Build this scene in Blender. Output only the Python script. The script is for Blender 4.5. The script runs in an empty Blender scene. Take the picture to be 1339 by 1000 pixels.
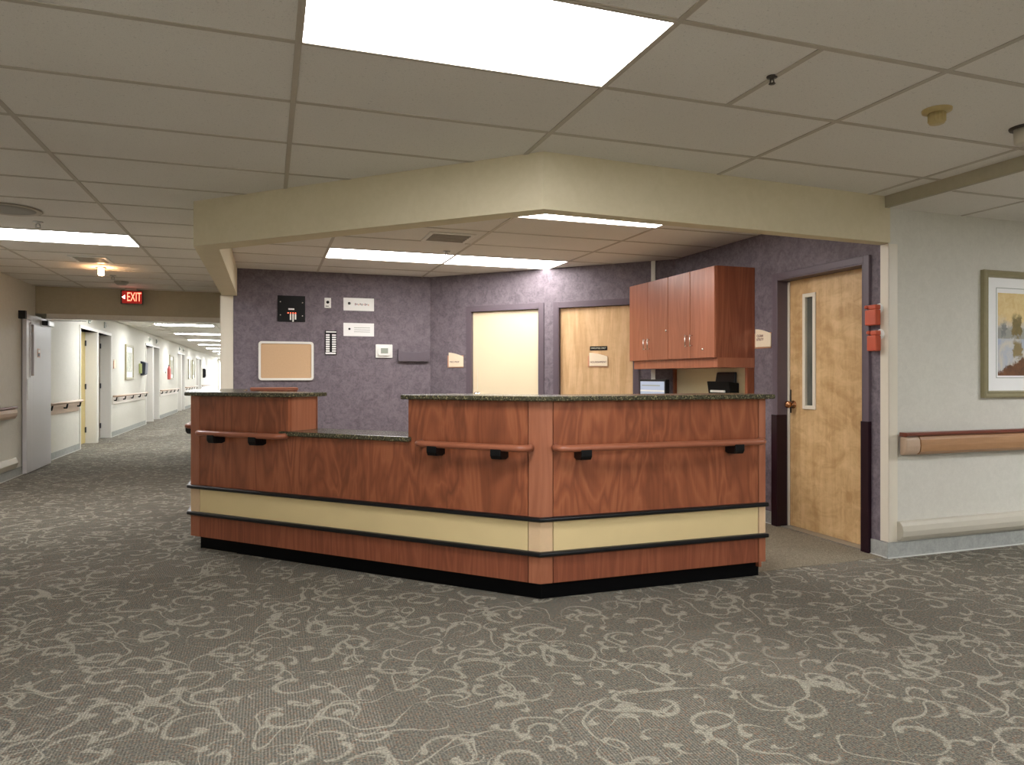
import bpy, bmesh, math, random
from mathutils import Vector, Matrix
random.seed(7)
PI = math.pi
SC = bpy.context.scene
COL = SC.collection

# ------------------------------------------------------------------ camera
cam_d = bpy.data.cameras.new('camera')
cam_d.sensor_width = 36.0
cam_d.sensor_fit = 'HORIZONTAL'
cam_d.lens = 926.0 / 1339.0 * 36.0
cam_d.shift_y = -6.7 / 1339.0
cam_d.clip_start = 0.05
cam_d.clip_end = 200
cam = bpy.data.objects.new('camera', cam_d)
COL.objects.link(cam)
cam.location = (0, 0, 1.22)
cam.rotation_euler = (PI / 2, 0, -0.331)
SC.camera = cam

# ------------------------------------------------------------------ world, exposure, lamp power
PANEL = 11.0          # emission of the lobby ceiling light diffusers
PANEL_STATION = 8.0
PANEL_ADDED = 25.0  # strength of the extra panels added outside the frame
PANEL_CORRIDOR = 17.0
SC.view_settings.view_transform = 'Standard'
SC.view_settings.look = 'None'
SC.view_settings.gamma = 1.0
SC.view_settings.exposure = 1.0
try:
    SC.view_settings.use_curve_mapping = False
except Exception:
    pass
w = bpy.data.worlds.new('world')
SC.world = w
w.use_nodes = True
w.node_tree.nodes['Background'].inputs[0].default_value = (0.9, 0.95, 1.0, 1)
w.node_tree.nodes['Background'].inputs[1].default_value = 0.5

# ------------------------------------------------------------------ materials
def lin(c):
    o = []
    for v in c:
        v = v / 255.0
        o.append(v / 12.92 if v <= 0.04045 else ((v + 0.055) / 1.055) ** 2.4)
    return (o[0], o[1], o[2], 1.0)

class NT:
    def __init__(s, name):
        s.m = bpy.data.materials.new(name)
        s.m.use_nodes = True
        s.t = s.m.node_tree
        s.b = s.t.nodes['Principled BSDF']
    def n(s, typ, **kw):
        nd = s.t.nodes.new(typ)
        ins = kw.pop('ins', {})
        for k, v in kw.items():
            setattr(nd, k, v)
        for k, v in ins.items():
            s.put(nd.inputs[k], v)
        return nd
    def put(s, sock, v):
        if isinstance(v, bpy.types.NodeSocket):
            s.t.links.new(v, sock)
        else:
            sock.default_value = v
    def math(s, op, a, b=None, c=None, clamp=False):
        nd = s.t.nodes.new('ShaderNodeMath')
        nd.operation = op
        nd.use_clamp = clamp
        for i, v in enumerate((a, b, c)):
            if v is not None:
                s.put(nd.inputs[i], v)
        return nd.outputs[0]
    def smooth(s, v, e0, e1, o0=0.0, o1=1.0):
        nd = s.t.nodes.new('ShaderNodeMapRange')
        nd.interpolation_type = 'SMOOTHSTEP'
        for i, x in enumerate((v, e0, e1, o0, o1)):
            s.put(nd.inputs[i], x)
        return nd.outputs[0]
    def mix(s, f, a, b, mode='MIX'):
        nd = s.t.nodes.new('ShaderNodeMix')
        nd.data_type = 'RGBA'
        nd.blend_type = mode
        s.put(nd.inputs[0], f)
        s.put(nd.inputs[6], a)
        s.put(nd.inputs[7], b)
        return nd.outputs[2]
    def coords(s, kind='Object', scale=(1, 1, 1), rot=(0, 0, 0)):
        tc = s.n('ShaderNodeTexCoord')
        if kind == 'World':
            g = s.n('ShaderNodeNewGeometry')
            src = g.outputs['Position']
        else:
            src = tc.outputs[kind]
        mp = s.n('ShaderNodeMapping')
        s.t.links.new(src, mp.inputs[0])
        mp.inputs['Scale'].default_value = scale
        mp.inputs['Rotation'].default_value = rot
        return mp.outputs[0]
    def noise(s, vec, scale, detail=2.0, rough=0.5, dist=0.0):
        nd = s.n('ShaderNodeTexNoise')
        s.put(nd.inputs['Vector'], vec)
        nd.inputs['Scale'].default_value = scale
        nd.inputs['Detail'].default_value = detail
        nd.inputs['Roughness'].default_value = rough
        nd.inputs['Distortion'].default_value = dist
        return nd.outputs['Fac']
    def base(s, c):
        s.put(s.b.inputs['Base Color'], c)
    def bump(s, h, strength=0.2, dist=0.01):
        bm_ = s.n('ShaderNodeBump')
        bm_.inputs['Strength'].default_value = strength
        bm_.inputs['Distance'].default_value = dist
        s.put(bm_.inputs['Height'], h)
        s.t.links.new(bm_.outputs[0], s.b.inputs['Normal'])
    def rough(s, v):
        s.put(s.b.inputs['Roughness'], v)

def plain(name, c, rough=0.5, metal=0.0, spec=0.5, var=0.06, vscale=30.0):
    """a plain paint, plastic or metal with a slight procedural mottle"""
    t = NT(name)
    v = t.noise(t.coords('World'), vscale, 2)
    c0 = lin(c)
    dark = tuple(x * (1 - var) for x in c0[:3]) + (1,)
    lite = tuple(min(1, x * (1 + var)) for x in c0[:3]) + (1,)
    t.base(t.mix(v, dark, lite))
    t.rough(rough)
    t.b.inputs['Metallic'].default_value = metal
    t.b.inputs['Specular IOR Level'].default_value = spec
    return t.m

def emit(name, c, strength):
    t = NT(name)
    t.base(lin(c))
    t.b.inputs['Emission Color'].default_value = lin(c)
    t.b.inputs['Emission Strength'].default_value = strength
    t.rough(0.6)
    return t.m

def wood(name, cols, scale=1.0, rough=0.32, grain=(7, 7, 0.55), spec=0.45, cath=6.0):
    t = NT(name)
    vec = t.coords('World', grain)
    a = t.noise(vec, 1.3 * scale, 3, 0.55, 0.7)
    rings = t.math('FRACT', t.math('MULTIPLY', a, cath))
    tri = t.math('ABSOLUTE', t.math('SUBTRACT', rings, 0.5))
    tri = t.math('MULTIPLY', tri, 2.0)
    fine = t.noise(t.coords('World', (60, 60, 1.5)), 4 * scale, 3, 0.6)
    cr = t.n('ShaderNodeValToRGB')
    e = cr.color_ramp.elements
    e[0].position = 0.0; e[0].color = lin(cols[0])
    e[1].position = 1.0; e[1].color = lin(cols[2])
    m_ = e.new(0.5); m_.color = lin(cols[1])
    f = t.math('ADD', t.math('MULTIPLY', tri, 0.42), t.math('MULTIPLY', fine, 0.35))
    big = t.noise(t.coords('World', (2.5, 2.5, 0.5)), 1.5, 2)
    f = t.math('ADD', f, t.math('MULTIPLY', t.math('SUBTRACT', big, 0.4), 0.5), clamp=True)
    t.put(cr.inputs[0], f)
    t.base(cr.outputs[0])
    t.rough(rough)
    t.b.inputs['Specular IOR Level'].default_value = spec
    return t.m

def birch(name, cols, blot=1.0):
    t = NT(name)
    vec = t.coords('World', (2.2, 2.2, 3.4))
    a = t.noise(vec, 2.6, 5, 0.62, 0.9)
    v2 = t.noise(t.coords('World', (9, 9, 0.8)), 2.0, 3, 0.6, 0.5)
    f = t.math('ADD', t.math('MULTIPLY', a, 0.62 * blot), t.math('MULTIPLY', v2, 1.0 - 0.62 * blot))
    f = t.smooth(f, 0.3, 0.7)
    c = t.mix(f, lin(cols[0]), lin(cols[1]))
    fl = t.smooth(t.noise(t.coords('World', (26, 26, 8)), 2.5, 3), 0.55, 0.8)
    c = t.mix(t.math('MULTIPLY', fl, 0.25), c, lin(cols[2]))
    t.base(c)
    t.rough(0.35)
    t.b.inputs['Specular IOR Level'].default_value = 0.35
    return t.m

def carpet():
    t = NT('carpet')
    P = t.coords('World')
    sep = t.n('ShaderNodeSeparateXYZ')
    t.put(sep.inputs[0], P)
    X, Y = sep.outputs[0], sep.outputs[1]
    # warped coordinates for flowing vines
    wn = t.n('ShaderNodeTexNoise')
    t.put(wn.inputs['Vector'], P)
    wn.inputs['Scale'].default_value = 4.5
    wn.inputs['Detail'].default_value = 1.0
    vm = t.n('ShaderNodeVectorMath', operation='MULTIPLY_ADD')
    t.put(vm.inputs[0], wn.outputs['Color'])
    vm.inputs[1].default_value = (0.10, 0.10, 0)
    t.put(vm.inputs[2], P)
    WP = vm.outputs[0]
    masks = []
    fuzz = t.noise(P, 130, 2, 0.7)
    def scrolls(scale, seed, width, turns, keep, leaf):
        mp = t.n('ShaderNodeMapping')
        t.put(mp.inputs[0], WP)
        mp.inputs['Location'].default_value = (seed * 3.1, seed * 1.7, 0)
        vo = t.n('ShaderNodeTexVoronoi', voronoi_dimensions='2D')
        t.put(vo.inputs['Vector'], mp.outputs[0])
        vo.inputs['Scale'].default_value = scale
        vo.inputs['Randomness'].default_value = 0.75
        d = t.n('ShaderNodeVectorMath', operation='SUBTRACT')
        t.put(d.inputs[0], mp.outputs[0])
        t.put(d.inputs[1], vo.outputs['Position'])
        s2 = t.n('ShaderNodeSeparateXYZ'); t.put(s2.inputs[0], d.outputs[0])
        sc_ = t.n('ShaderNodeSeparateColor'); t.put(sc_.inputs[0], vo.outputs['Color'])
        dx = t.math('MULTIPLY', s2.outputs[0], scale)
        dy = t.math('MULTIPLY', s2.outputs[1], scale)
        flip = t.math('SIGN', t.math('SUBTRACT', sc_.outputs[0], 0.5))
        dy = t.math('MULTIPLY', dy, flip)
        r = t.math('SQRT', t.math('ADD', t.math('MULTIPLY', dx, dx), t.math('MULTIPLY', dy, dy)))
        th = t.math('DIVIDE', t.math('ARCTAN2', dy, dx), 2 * PI)
        th = t.math('FRACT', t.math('ADD', t.math('ADD', th, 0.5), sc_.outputs[1]))   # 0..1 round the cell
        # spiral with about one and a half turns
        best = None
        for k in range(2 if turns > 1 else 1):
            u = t.math('ADD', th, float(k))
            rr = t.math('MULTIPLY_ADD', u, 0.34 / turns, 0.10)
            q = t.math('MINIMUM', t.math('DIVIDE', u, turns), 1.0)
            wd = t.math('MULTIPLY', t.math('SINE', t.math('MULTIPLY', q, PI)), width)
            if k == 0:
                blob = t.math('MULTIPLY', t.smooth(th, 0.02, 0.09, 0.0, leaf), t.smooth(th, 0.1, 0.26, 1.0, 0.0))
                wd = t.math('ADD', wd, blob)
            wd = t.math('ADD', wd, 0.0008)
            dd = t.math('ABSOLUTE', t.math('SUBTRACT', r, rr))
            dd = t.math('ADD', dd, t.math('MULTIPLY', t.math('SUBTRACT', fuzz, 0.5), 0.13))
            mk = t.smooth(t.math('DIVIDE', dd, wd), 0.55, 1.3, 1.0, 0.0)
            best = mk if best is None else t.math('MAXIMUM', best, mk)
        kp = t.smooth(sc_.outputs[2], keep - 0.01, keep + 0.01, 1.0, 0.0)
        return t.math('MULTIPLY', best, kp)
    masks.append(scrolls(3.9, 1.0, 0.045, 0.85, 0.8, 0.07))
    masks.append(scrolls(5.6, 5.3, 0.048, 0.6, 0.65, 0.10))
    masks.append(scrolls(3.3, 9.7, 0.032, 0.8, 0.6, 0.05))
    masks.append(scrolls(7.0, 14.2, 0.03, 0.5, 0.5, 0.15))
    # long trailing vines: iso-lines of a soft noise, broken up
    for sc_, sd, wd in ((2.9, 3.0, 0.009), (3.7, 11.0, 0.010)):
        mp = t.n('ShaderNodeMapping'); t.put(mp.inputs[0], WP)
        mp.inputs['Location'].default_value = (sd, sd * 2, sd)
        nz = t.noise(mp.outputs[0], sc_, 0, 0.5, 0.5)
        dd = t.math('ABSOLUTE', t.math('SUBTRACT', nz, 0.5))
        brk = t.noise(mp.outputs[0], 4.2, 0)
        wdt = t.smooth(brk, 0.36, 0.62, 0.0, wd)
        wdt = t.math('ADD', wdt, 0.0005)
        masks.append(t.smooth(t.math('DIVIDE', dd, wdt), 0.7, 1.1, 1.0, 0.0))
    v = masks[0]
    for m_ in masks[1:]:
        v = t.math('MAXIMUM', v, m_)
    # carpet tiles with ribs
    T = 0.61
    tx = t.math('FLOOR', t.math('DIVIDE', t.math('ADD', X, 0.22), T))
    ty = t.math('FLOOR', t.math('DIVIDE', t.math('ADD', Y, 0.1), T))
    cv = t.n('ShaderNodeCombineXYZ'); t.put(cv.inputs[0], tx); t.put(cv.inputs[1], ty)
    wh = t.n('ShaderNodeTexWhiteNoise'); t.put(wh.inputs[0], cv.outputs[0])
    tile = wh.outputs['Value']
    ribx = t.math('SINE', t.math('MULTIPLY', X, 2 * PI / 0.011))
    riby = t.math('SINE', t.math('MULTIPLY', Y, 2 * PI / 0.011))
    ori = t.math('MULTIPLY', t.math('GREATER_THAN', tile, 0.3), t.math('GREATER_THAN', 0.6, tile))
    mixr = t.n('ShaderNodeMix'); mixr.data_type = 'FLOAT'
    t.put(mixr.inputs[0], ori); t.put(mixr.inputs[2], ribx); t.put(mixr.inputs[3], riby)
    rib = mixr.outputs[0]
    rf = t.math('MULTIPLY_ADD', t.smooth(rib, -0.9, 0.9), t.math('MULTIPLY_ADD', t.math('GREATER_THAN', tile, 0.86), 0.6, 0.42), t.math('MULTIPLY_ADD', t.math('GREATER_THAN', tile, 0.86), -0.28, 0.1), clamp=True)
    base = t.mix(rf, lin((100, 96, 87)), lin((156, 150, 137)))
    sp = t.noise(P, 260, 1, 0.6)
    base = t.mix(t.smooth(sp, 0.3, 0.7), t.mix(0.42, base, lin((46, 46, 44))), base)
    # coloured flecks
    fl = t.n('ShaderNodeTexVoronoi', voronoi_dimensions='2D'); t.put(fl.inputs['Vector'], P)
    fl.inputs['Scale'].default_value = 170
    fs = t.n('ShaderNodeSeparateColor'); t.put(fs.inputs[0], fl.outputs['Color'])
    red = t.math('GREATER_THAN', fs.outputs[0], 0.87)
    blu = t.math('GREATER_THAN', fs.outputs[1], 0.88)
    base = t.mix(t.math('MULTIPLY', red, 0.5), base, lin((150, 104, 76)))
    base = t.mix(t.math('MULTIPLY', blu, 0.5), base, lin((78, 92, 98)))
    vine = t.mix(t.smooth(sp, 0.3, 0.7), lin((146, 142, 127)), lin((190, 185, 168)))
    vf = t.math('MULTIPLY', v, t.smooth(t.noise(P, 120, 2, 0.7), 0.36, 0.6, 0.25, 0.85))
    grain = t.smooth(t.noise(P, 105, 3, 0.8), 0.36, 0.64)
    base = t.mix(t.math('MULTIPLY', t.math('SUBTRACT', 1.0, grain), t.math('MULTIPLY_ADD', t.math('GREATER_THAN', tile, 0.86), -0.12, 0.6)), base, lin((62, 60, 52)))
    base = t.mix(t.math('MULTIPLY', grain, 0.3), base, lin((160, 154, 138)))
    c = t.mix(vf, base, vine)
    tone = t.math('MULTIPLY_ADD', tile, 0.06, 0.97)
    gain = t.n('ShaderNodeCombineColor')
    for i in range(3):
        t.put(gain.inputs[i], tone)
    c = t.mix(1.0, c, gain.outputs[0], 'MULTIPLY')
    # seams
    fx = t.math('FRACT', t.math('DIVIDE', t.math('ADD', X, 0.22), T))
    fy = t.math('FRACT', t.math('DIVIDE', t.math('ADD', Y, 0.1), T))
    def edge(f):
        return t.smooth(t.math('ABSOLUTE', t.math('SUBTRACT', f, 0.5)), 0.4955, 0.499)
    seam = t.math('MAXIMUM', edge(fx), edge(fy))
    c = t.mix(t.math('MULTIPLY', seam, 0.22), c, lin((50, 48, 44)))
    t.base(c)
    t.rough(0.95)
    t.b.inputs['Specular IOR Level'].default_value = 0.12
    t.bump(t.math('ADD', t.math('MULTIPLY', rib, 0.4), t.noise(P, 300, 2)), 0.5, 0.004)
    return t.m

def tiles_mat(name, c):
    t = NT(name)
    P = t.coords('World')
    n1 = t.noise(P, 85, 3, 0.75)
    n2 = t.noise(P, 300, 1, 0.7)
    n3 = t.noise(P, 1.1, 2)
    f = t.smooth(t.math('MINIMUM', n1, t.math('ADD', n2, 0.02)), 0.27, 0.42)
    c0 = lin(c)
    cc = t.mix(f, tuple(x * 0.72 for x in c0[:3]) + (1,), c0)
    cc = t.mix(t.smooth(n3, 0.3, 0.7), t.mix(0.06, cc, lin((150, 120, 90))), cc)
    t.base(cc)
    t.rough(0.9)
    t.b.inputs['Specular IOR Level'].default_value = 0.2
    t.bump(f, 0.25, 0.002)
    return t.m

def wallpaper(name, dark, lite, s=1.0, cont=1.0):
    t = NT(name)
    P = t.coords('World')
    a = t.noise(P, 9 * s, 4, 0.7, 1.2)
    b = t.noise(P, 45 * s, 3, 0.7)
    f = t.math('ADD', t.math('MULTIPLY', a, 0.6), t.math('MULTIPLY', b, 0.4))
    t.base(t.mix(t.smooth(f, 0.5 - 0.18 * cont, 0.5 + 0.18 * cont), lin(dark), lin(lite)))
    t.rough(0.6)
    t.b.inputs['Specular IOR Level'].default_value = 0.25
    t.bump(b, 0.12, 0.002)
    return t.m

def granite(name):
    t = NT(name)
    P = t.coords('World')
    vo = t.n('ShaderNodeTexVoronoi'); t.put(vo.inputs['Vector'], P); vo.inputs['Scale'].default_value = 170
    s_ = t.n('ShaderNodeSeparateColor'); t.put(s_.inputs[0], vo.outputs['Color'])
    n = t.noise(P, 60, 3, 0.7)
    c = t.mix(s_.outputs[0], lin((46, 44, 34)), lin((92, 88, 66)))
    c = t.mix(t.math('GREATER_THAN', s_.outputs[1], 0.86), c, lin((140, 132, 98)))
    c = t.mix(t.smooth(n, 0.45, 0.7), c, lin((60, 58, 44)))
    t.base(c)
    t.rough(0.22)
    return t.m

def painting(name):
    """landscape print: golden foliage over a pale river and a dark bank"""
    t = NT(name)
    P = t.coords('Object')
    s_ = t.n('ShaderNodeSeparateXYZ'); t.put(s_.inputs[0], P)
    x, z = s_.outputs[0], s_.outputs[2]                       # x 0..1 along, z 0..0.6 up
    n = t.noise(P, 6, 5, 0.65, 0.6)
    n2 = t.noise(P, 22, 4, 0.7, 0.5)
    sky = t.mix(t.smooth(n, 0.35, 0.65), lin((206, 200, 190)), lin((186, 186, 190)))
    leaf = t.mix(n2, lin((206, 162, 88)), lin((242, 226, 170)))
    edge = t.math('ADD', z, t.math('MULTIPLY', t.math('SUBTRACT', n, 0.5), 0.35))
    c = t.mix(t.smooth(edge, 0.31, 0.45), sky, leaf)
    far = t.math('ADD', z, t.math('MULTIPLY', t.math('SUBTRACT', n2, 0.5), 0.12))
    band = t.math('MULTIPLY', t.smooth(far, 0.25, 0.27), t.smooth(far, 0.33, 0.36, 1.0, 0.0))
    c = t.mix(t.math('MULTIPLY', band, 0.75), c, lin((136, 136, 124)))
    water = t.mix(t.smooth(n, 0.35, 0.65), lin((172, 182, 200)), lin((214, 206, 188)))
    c = t.mix(t.smooth(z, 0.262, 0.27, 1.0, 0.0), c, water)
    def tree(cx, wdt, z0, z1, col):
        dx = t.math('ABSOLUTE', t.math('ADD', t.math('SUBTRACT', x, cx), t.math('MULTIPLY', t.math('SUBTRACT', n2, 0.5), 0.12)))
        m_ = t.smooth(dx, wdt * 0.7, wdt, 1.0, 0.0)
        m_ = t.math('MULTIPLY', m_, t.smooth(far, z0, z0 + 0.03))
        m_ = t.math('MULTIPLY', m_, t.smooth(far, z1, z1 + 0.06, 1.0, 0.0))
        return t.mix(m_, c, col)
    foliage = t.mix(n2, lin((74, 76, 40)), lin((156, 128, 66)))
    c = tree(0.19, 0.055, 0.27, 0.40, foliage)
    c = tree(0.20, 0.06, 0.12, 0.22, t.mix(0.35, foliage, lin((170, 150, 110))))
    c = tree(0.055, 0.03, 0.27, 0.34, lin((126, 128, 124)))
    bank = t.math('ADD', t.math('MULTIPLY', x, 0.42), 0.02)
    bm_ = t.smooth(t.math('SUBTRACT', far, bank), -0.01, 0.02, 1.0, 0.0)
    bank_c = t.mix(n2, lin((52, 32, 18)), lin((142, 90, 44)))
    c = t.mix(t.math('MULTIPLY', bm_, t.smooth(z, 0.2, 0.24, 1.0, 0.0)), c, bank_c)
    t.base(c)
    t.rough(0.5)
    return t.m

def plain_carpet():
    t = NT('plain_carpet')
    P = t.coords('World')
    n = t.noise(P, 200, 2, 0.7)
    v = t.noise(P, 70, 2, 0.6)
    c = t.mix(t.smooth(n, 0.3, 0.7), lin((92, 86, 74)), lin((156, 146, 126)))
    c = t.mix(t.smooth(v, 0.5, 0.75, 0.0, 0.4), c, lin((160, 150, 130)))
    t.base(c)
    t.rough(0.95)
    t.b.inputs['Specular IOR Level'].default_value = 0.1
    t.bump(n, 0.5, 0.004)
    return t.m

M = {}
M['carpet'] = carpet()
M['plain_carpet'] = plain_carpet()
M['tile'] = tiles_mat('ceiling_tile', (230, 227, 220))
M['grid'] = plain('ceiling_grid_shaded', (184, 176, 162), 0.5)  # bars toned darker than their paint, standing in for the shadow gaps
M['paint'] = wallpaper('pale_wall_paint', (206, 203, 192), (214, 211, 200), 1.6)
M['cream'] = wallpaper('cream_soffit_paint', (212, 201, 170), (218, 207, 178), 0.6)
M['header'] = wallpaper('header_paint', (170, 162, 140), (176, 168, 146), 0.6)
M['purple'] = wallpaper('purple_wallcovering', (98, 90, 96), (130, 120, 127), 1.2)
M['purple_trim'] = plain('purple_frame_paint', (98, 86, 94), 0.4)
M['maroon'] = plain('maroon_frame_guard', (34, 12, 22), 0.4, spec=0.3)
M['black'] = plain('black_plastic', (10, 10, 11), 0.45, spec=0.25)
M['black_rubber'] = plain('black_rubber', (12, 13, 16), 0.35, spec=0.4)
M['dark_grey'] = plain('dark_grey_plastic', (36, 39, 42), 0.4)
M['kick'] = plain('black_toe_kick', (5, 5, 6), 0.6, spec=0.1)
M['cherry'] = wood('cherry_laminate', ((106, 58, 37), (148, 84, 55), (180, 112, 75)), 1.0, grain=(3.6, 3.6, 0.8), cath=7.0)
M['cherry_post'] = wood('cherry_post', ((146, 88, 62), (166, 104, 76), (184, 122, 92)), 1.6, cath=3.0)
M['cherry_dark'] = wood('cherry_dark_laminate', ((112, 60, 42), (138, 78, 54), (160, 98, 70)), 1.0)
M['rail'] = plain('brown_rail_vinyl', (156, 94, 68), 0.32, var=0.1)
M['band'] = plain('cream_laminate', (218, 196, 146), 0.45, var=0.04, vscale=6)
M['band_post'] = plain('pinkish_cream_laminate', (214, 184, 146), 0.45)
M['granite'] = granite('green_brown_granite')
M['birch'] = birch('birch_door', ((180, 142, 94), (220, 187, 138), (150, 112, 68)))
M['birch_pale'] = birch('maple_door', ((198, 160, 116), (226, 192, 148), (176, 136, 94)), 0.35)
M['ivory_door'] = plain('ivory_door_laminate', (232, 216, 182), 0.4, var=0.03, vscale=2)
M['yellow_door'] = plain('yellow_door_veneer', (206, 184, 120), 0.4, var=0.08, vscale=3)
M['grey_brown_door'] = plain('brown_door_veneer', (132, 116, 98), 0.4, var=0.08, vscale=3)
M['white_door'] = plain('pale_grey_door_paint', (196, 194, 196), 0.35, var=0.03, vscale=3)
M['white_trim'] = plain('white_trim_paint', (232, 230, 222), 0.4, var=0.02)
M['guard'] = plain('ivory_corner_guard', (222, 214, 196), 0.4, var=0.02)
M['baseboard'] = wallpaper('grey_vinyl_base', (150, 152, 148), (172, 174, 168), 1.2)
M['baseline'] = plain('pale_base_lip', (205, 206, 200), 0.5)
M['bumper'] = plain('beige_bumper_vinyl', (196, 190, 174), 0.4, var=0.03)
M['tan_wood'] = wood('tan_oak_rail', ((158, 116, 80), (176, 134, 96), (190, 148, 110)), 1.0, grain=(0.8, 7, 7), cath=3.0)
M['red_wood'] = plain('red_brown_rail_cap', (112, 52, 34), 0.3)
M['corr_rail'] = plain('tan_rail', (186, 160, 136), 0.4)
M['corr_rail_pale'] = plain('pale_rail_board', (226, 218, 208), 0.4)
M['white'] = plain('white_plastic', (236, 236, 232), 0.4, var=0.02)
M['paper'] = plain('white_paper', (244, 244, 242), 0.6, var=0.01)
M['grey_metal'] = plain('brushed_grey_metal', (180, 180, 176), 0.35, 0.8)
M['chrome'] = plain('chrome', (214, 212, 208), 0.18, 1.0)
M['brass'] = plain('copper_brass', (196, 142, 104), 0.22, 1.0)
M['cork'] = plain('tan_board_fabric', (206, 172, 134), 0.8, var=0.05, vscale=60)
M['sign_cream'] = plain('cream_sign_face', (240, 224, 196), 0.45, var=0.02)
M['sign_back'] = plain('orange_sign_back', (206, 150, 116), 0.45)
M['sign_text'] = plain('maroon_sign_text', (110, 52, 48), 0.5)
M['sign_white'] = plain('sign_white_text', (226, 222, 200), 0.5)
M['orange'] = plain('orange_plastic', (196, 88, 60), 0.35, var=0.08)
M['red'] = plain('red_plastic', (196, 92, 86), 0.4)
M['screen'] = emit('lit_screen', (170, 184, 206), 0.12)
M['lcd'] = plain('grey_green_lcd', (150, 158, 146), 0.3)
M['gold_frame'] = plain('antique_gold_frame', (156, 148, 116), 0.35, 0.2, var=0.1)
M['art'] = painting('landscape_print')
M['art_pale'] = wallpaper('pale_print', (150, 160, 150), (226, 222, 206), 0.5)
M['yellow_beige'] = plain('aged_beige_plastic', (188, 168, 116), 0.45)
M['backsplash'] = plain('cream_backsplash', (214, 202, 166), 0.4, var=0.02)
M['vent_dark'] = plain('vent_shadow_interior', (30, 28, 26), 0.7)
M['lamp'] = emit('ceiling_panel_light', (250, 250, 252), PANEL)
M['lamp_station'] = emit('station_panel_light', (255, 250, 248), PANEL_STATION)
M['lamp_added'] = emit('added_panel_light', (248, 249, 253), PANEL_ADDED)  # for the unseen panels added to brighten the lobby
M['lamp_corridor'] = emit('corridor_panel_light', (250, 252, 255), PANEL_CORRIDOR)
M['bulb'] = emit('warm_bulb', (255, 196, 140), 60.0)
M['exit_red'] = emit('exit_red', (255, 110, 84), 2.6)
M['exit_face'] = emit('exit_face_glow', (150, 30, 26), 0.35)
M['exit_spot'] = emit('exit_spot', (255, 214, 190), 14.0)
M['led_red'] = emit('led_red', (255, 90, 60), 3.0)
M['daylight'] = emit('daylight_pane', (246, 250, 255), 5.0)
t_ = NT('vision_glass')
t_.b.inputs['Transmission Weight'].default_value = 0.0
t_.base(t_.mix(t_.noise(t_.coords('World', (3, 3, 1)), 4, 2), lin((58, 64, 60)), lin((110, 112, 104))))
t_.rough(0.08)
M['glass_dark'] = t_.m

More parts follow.
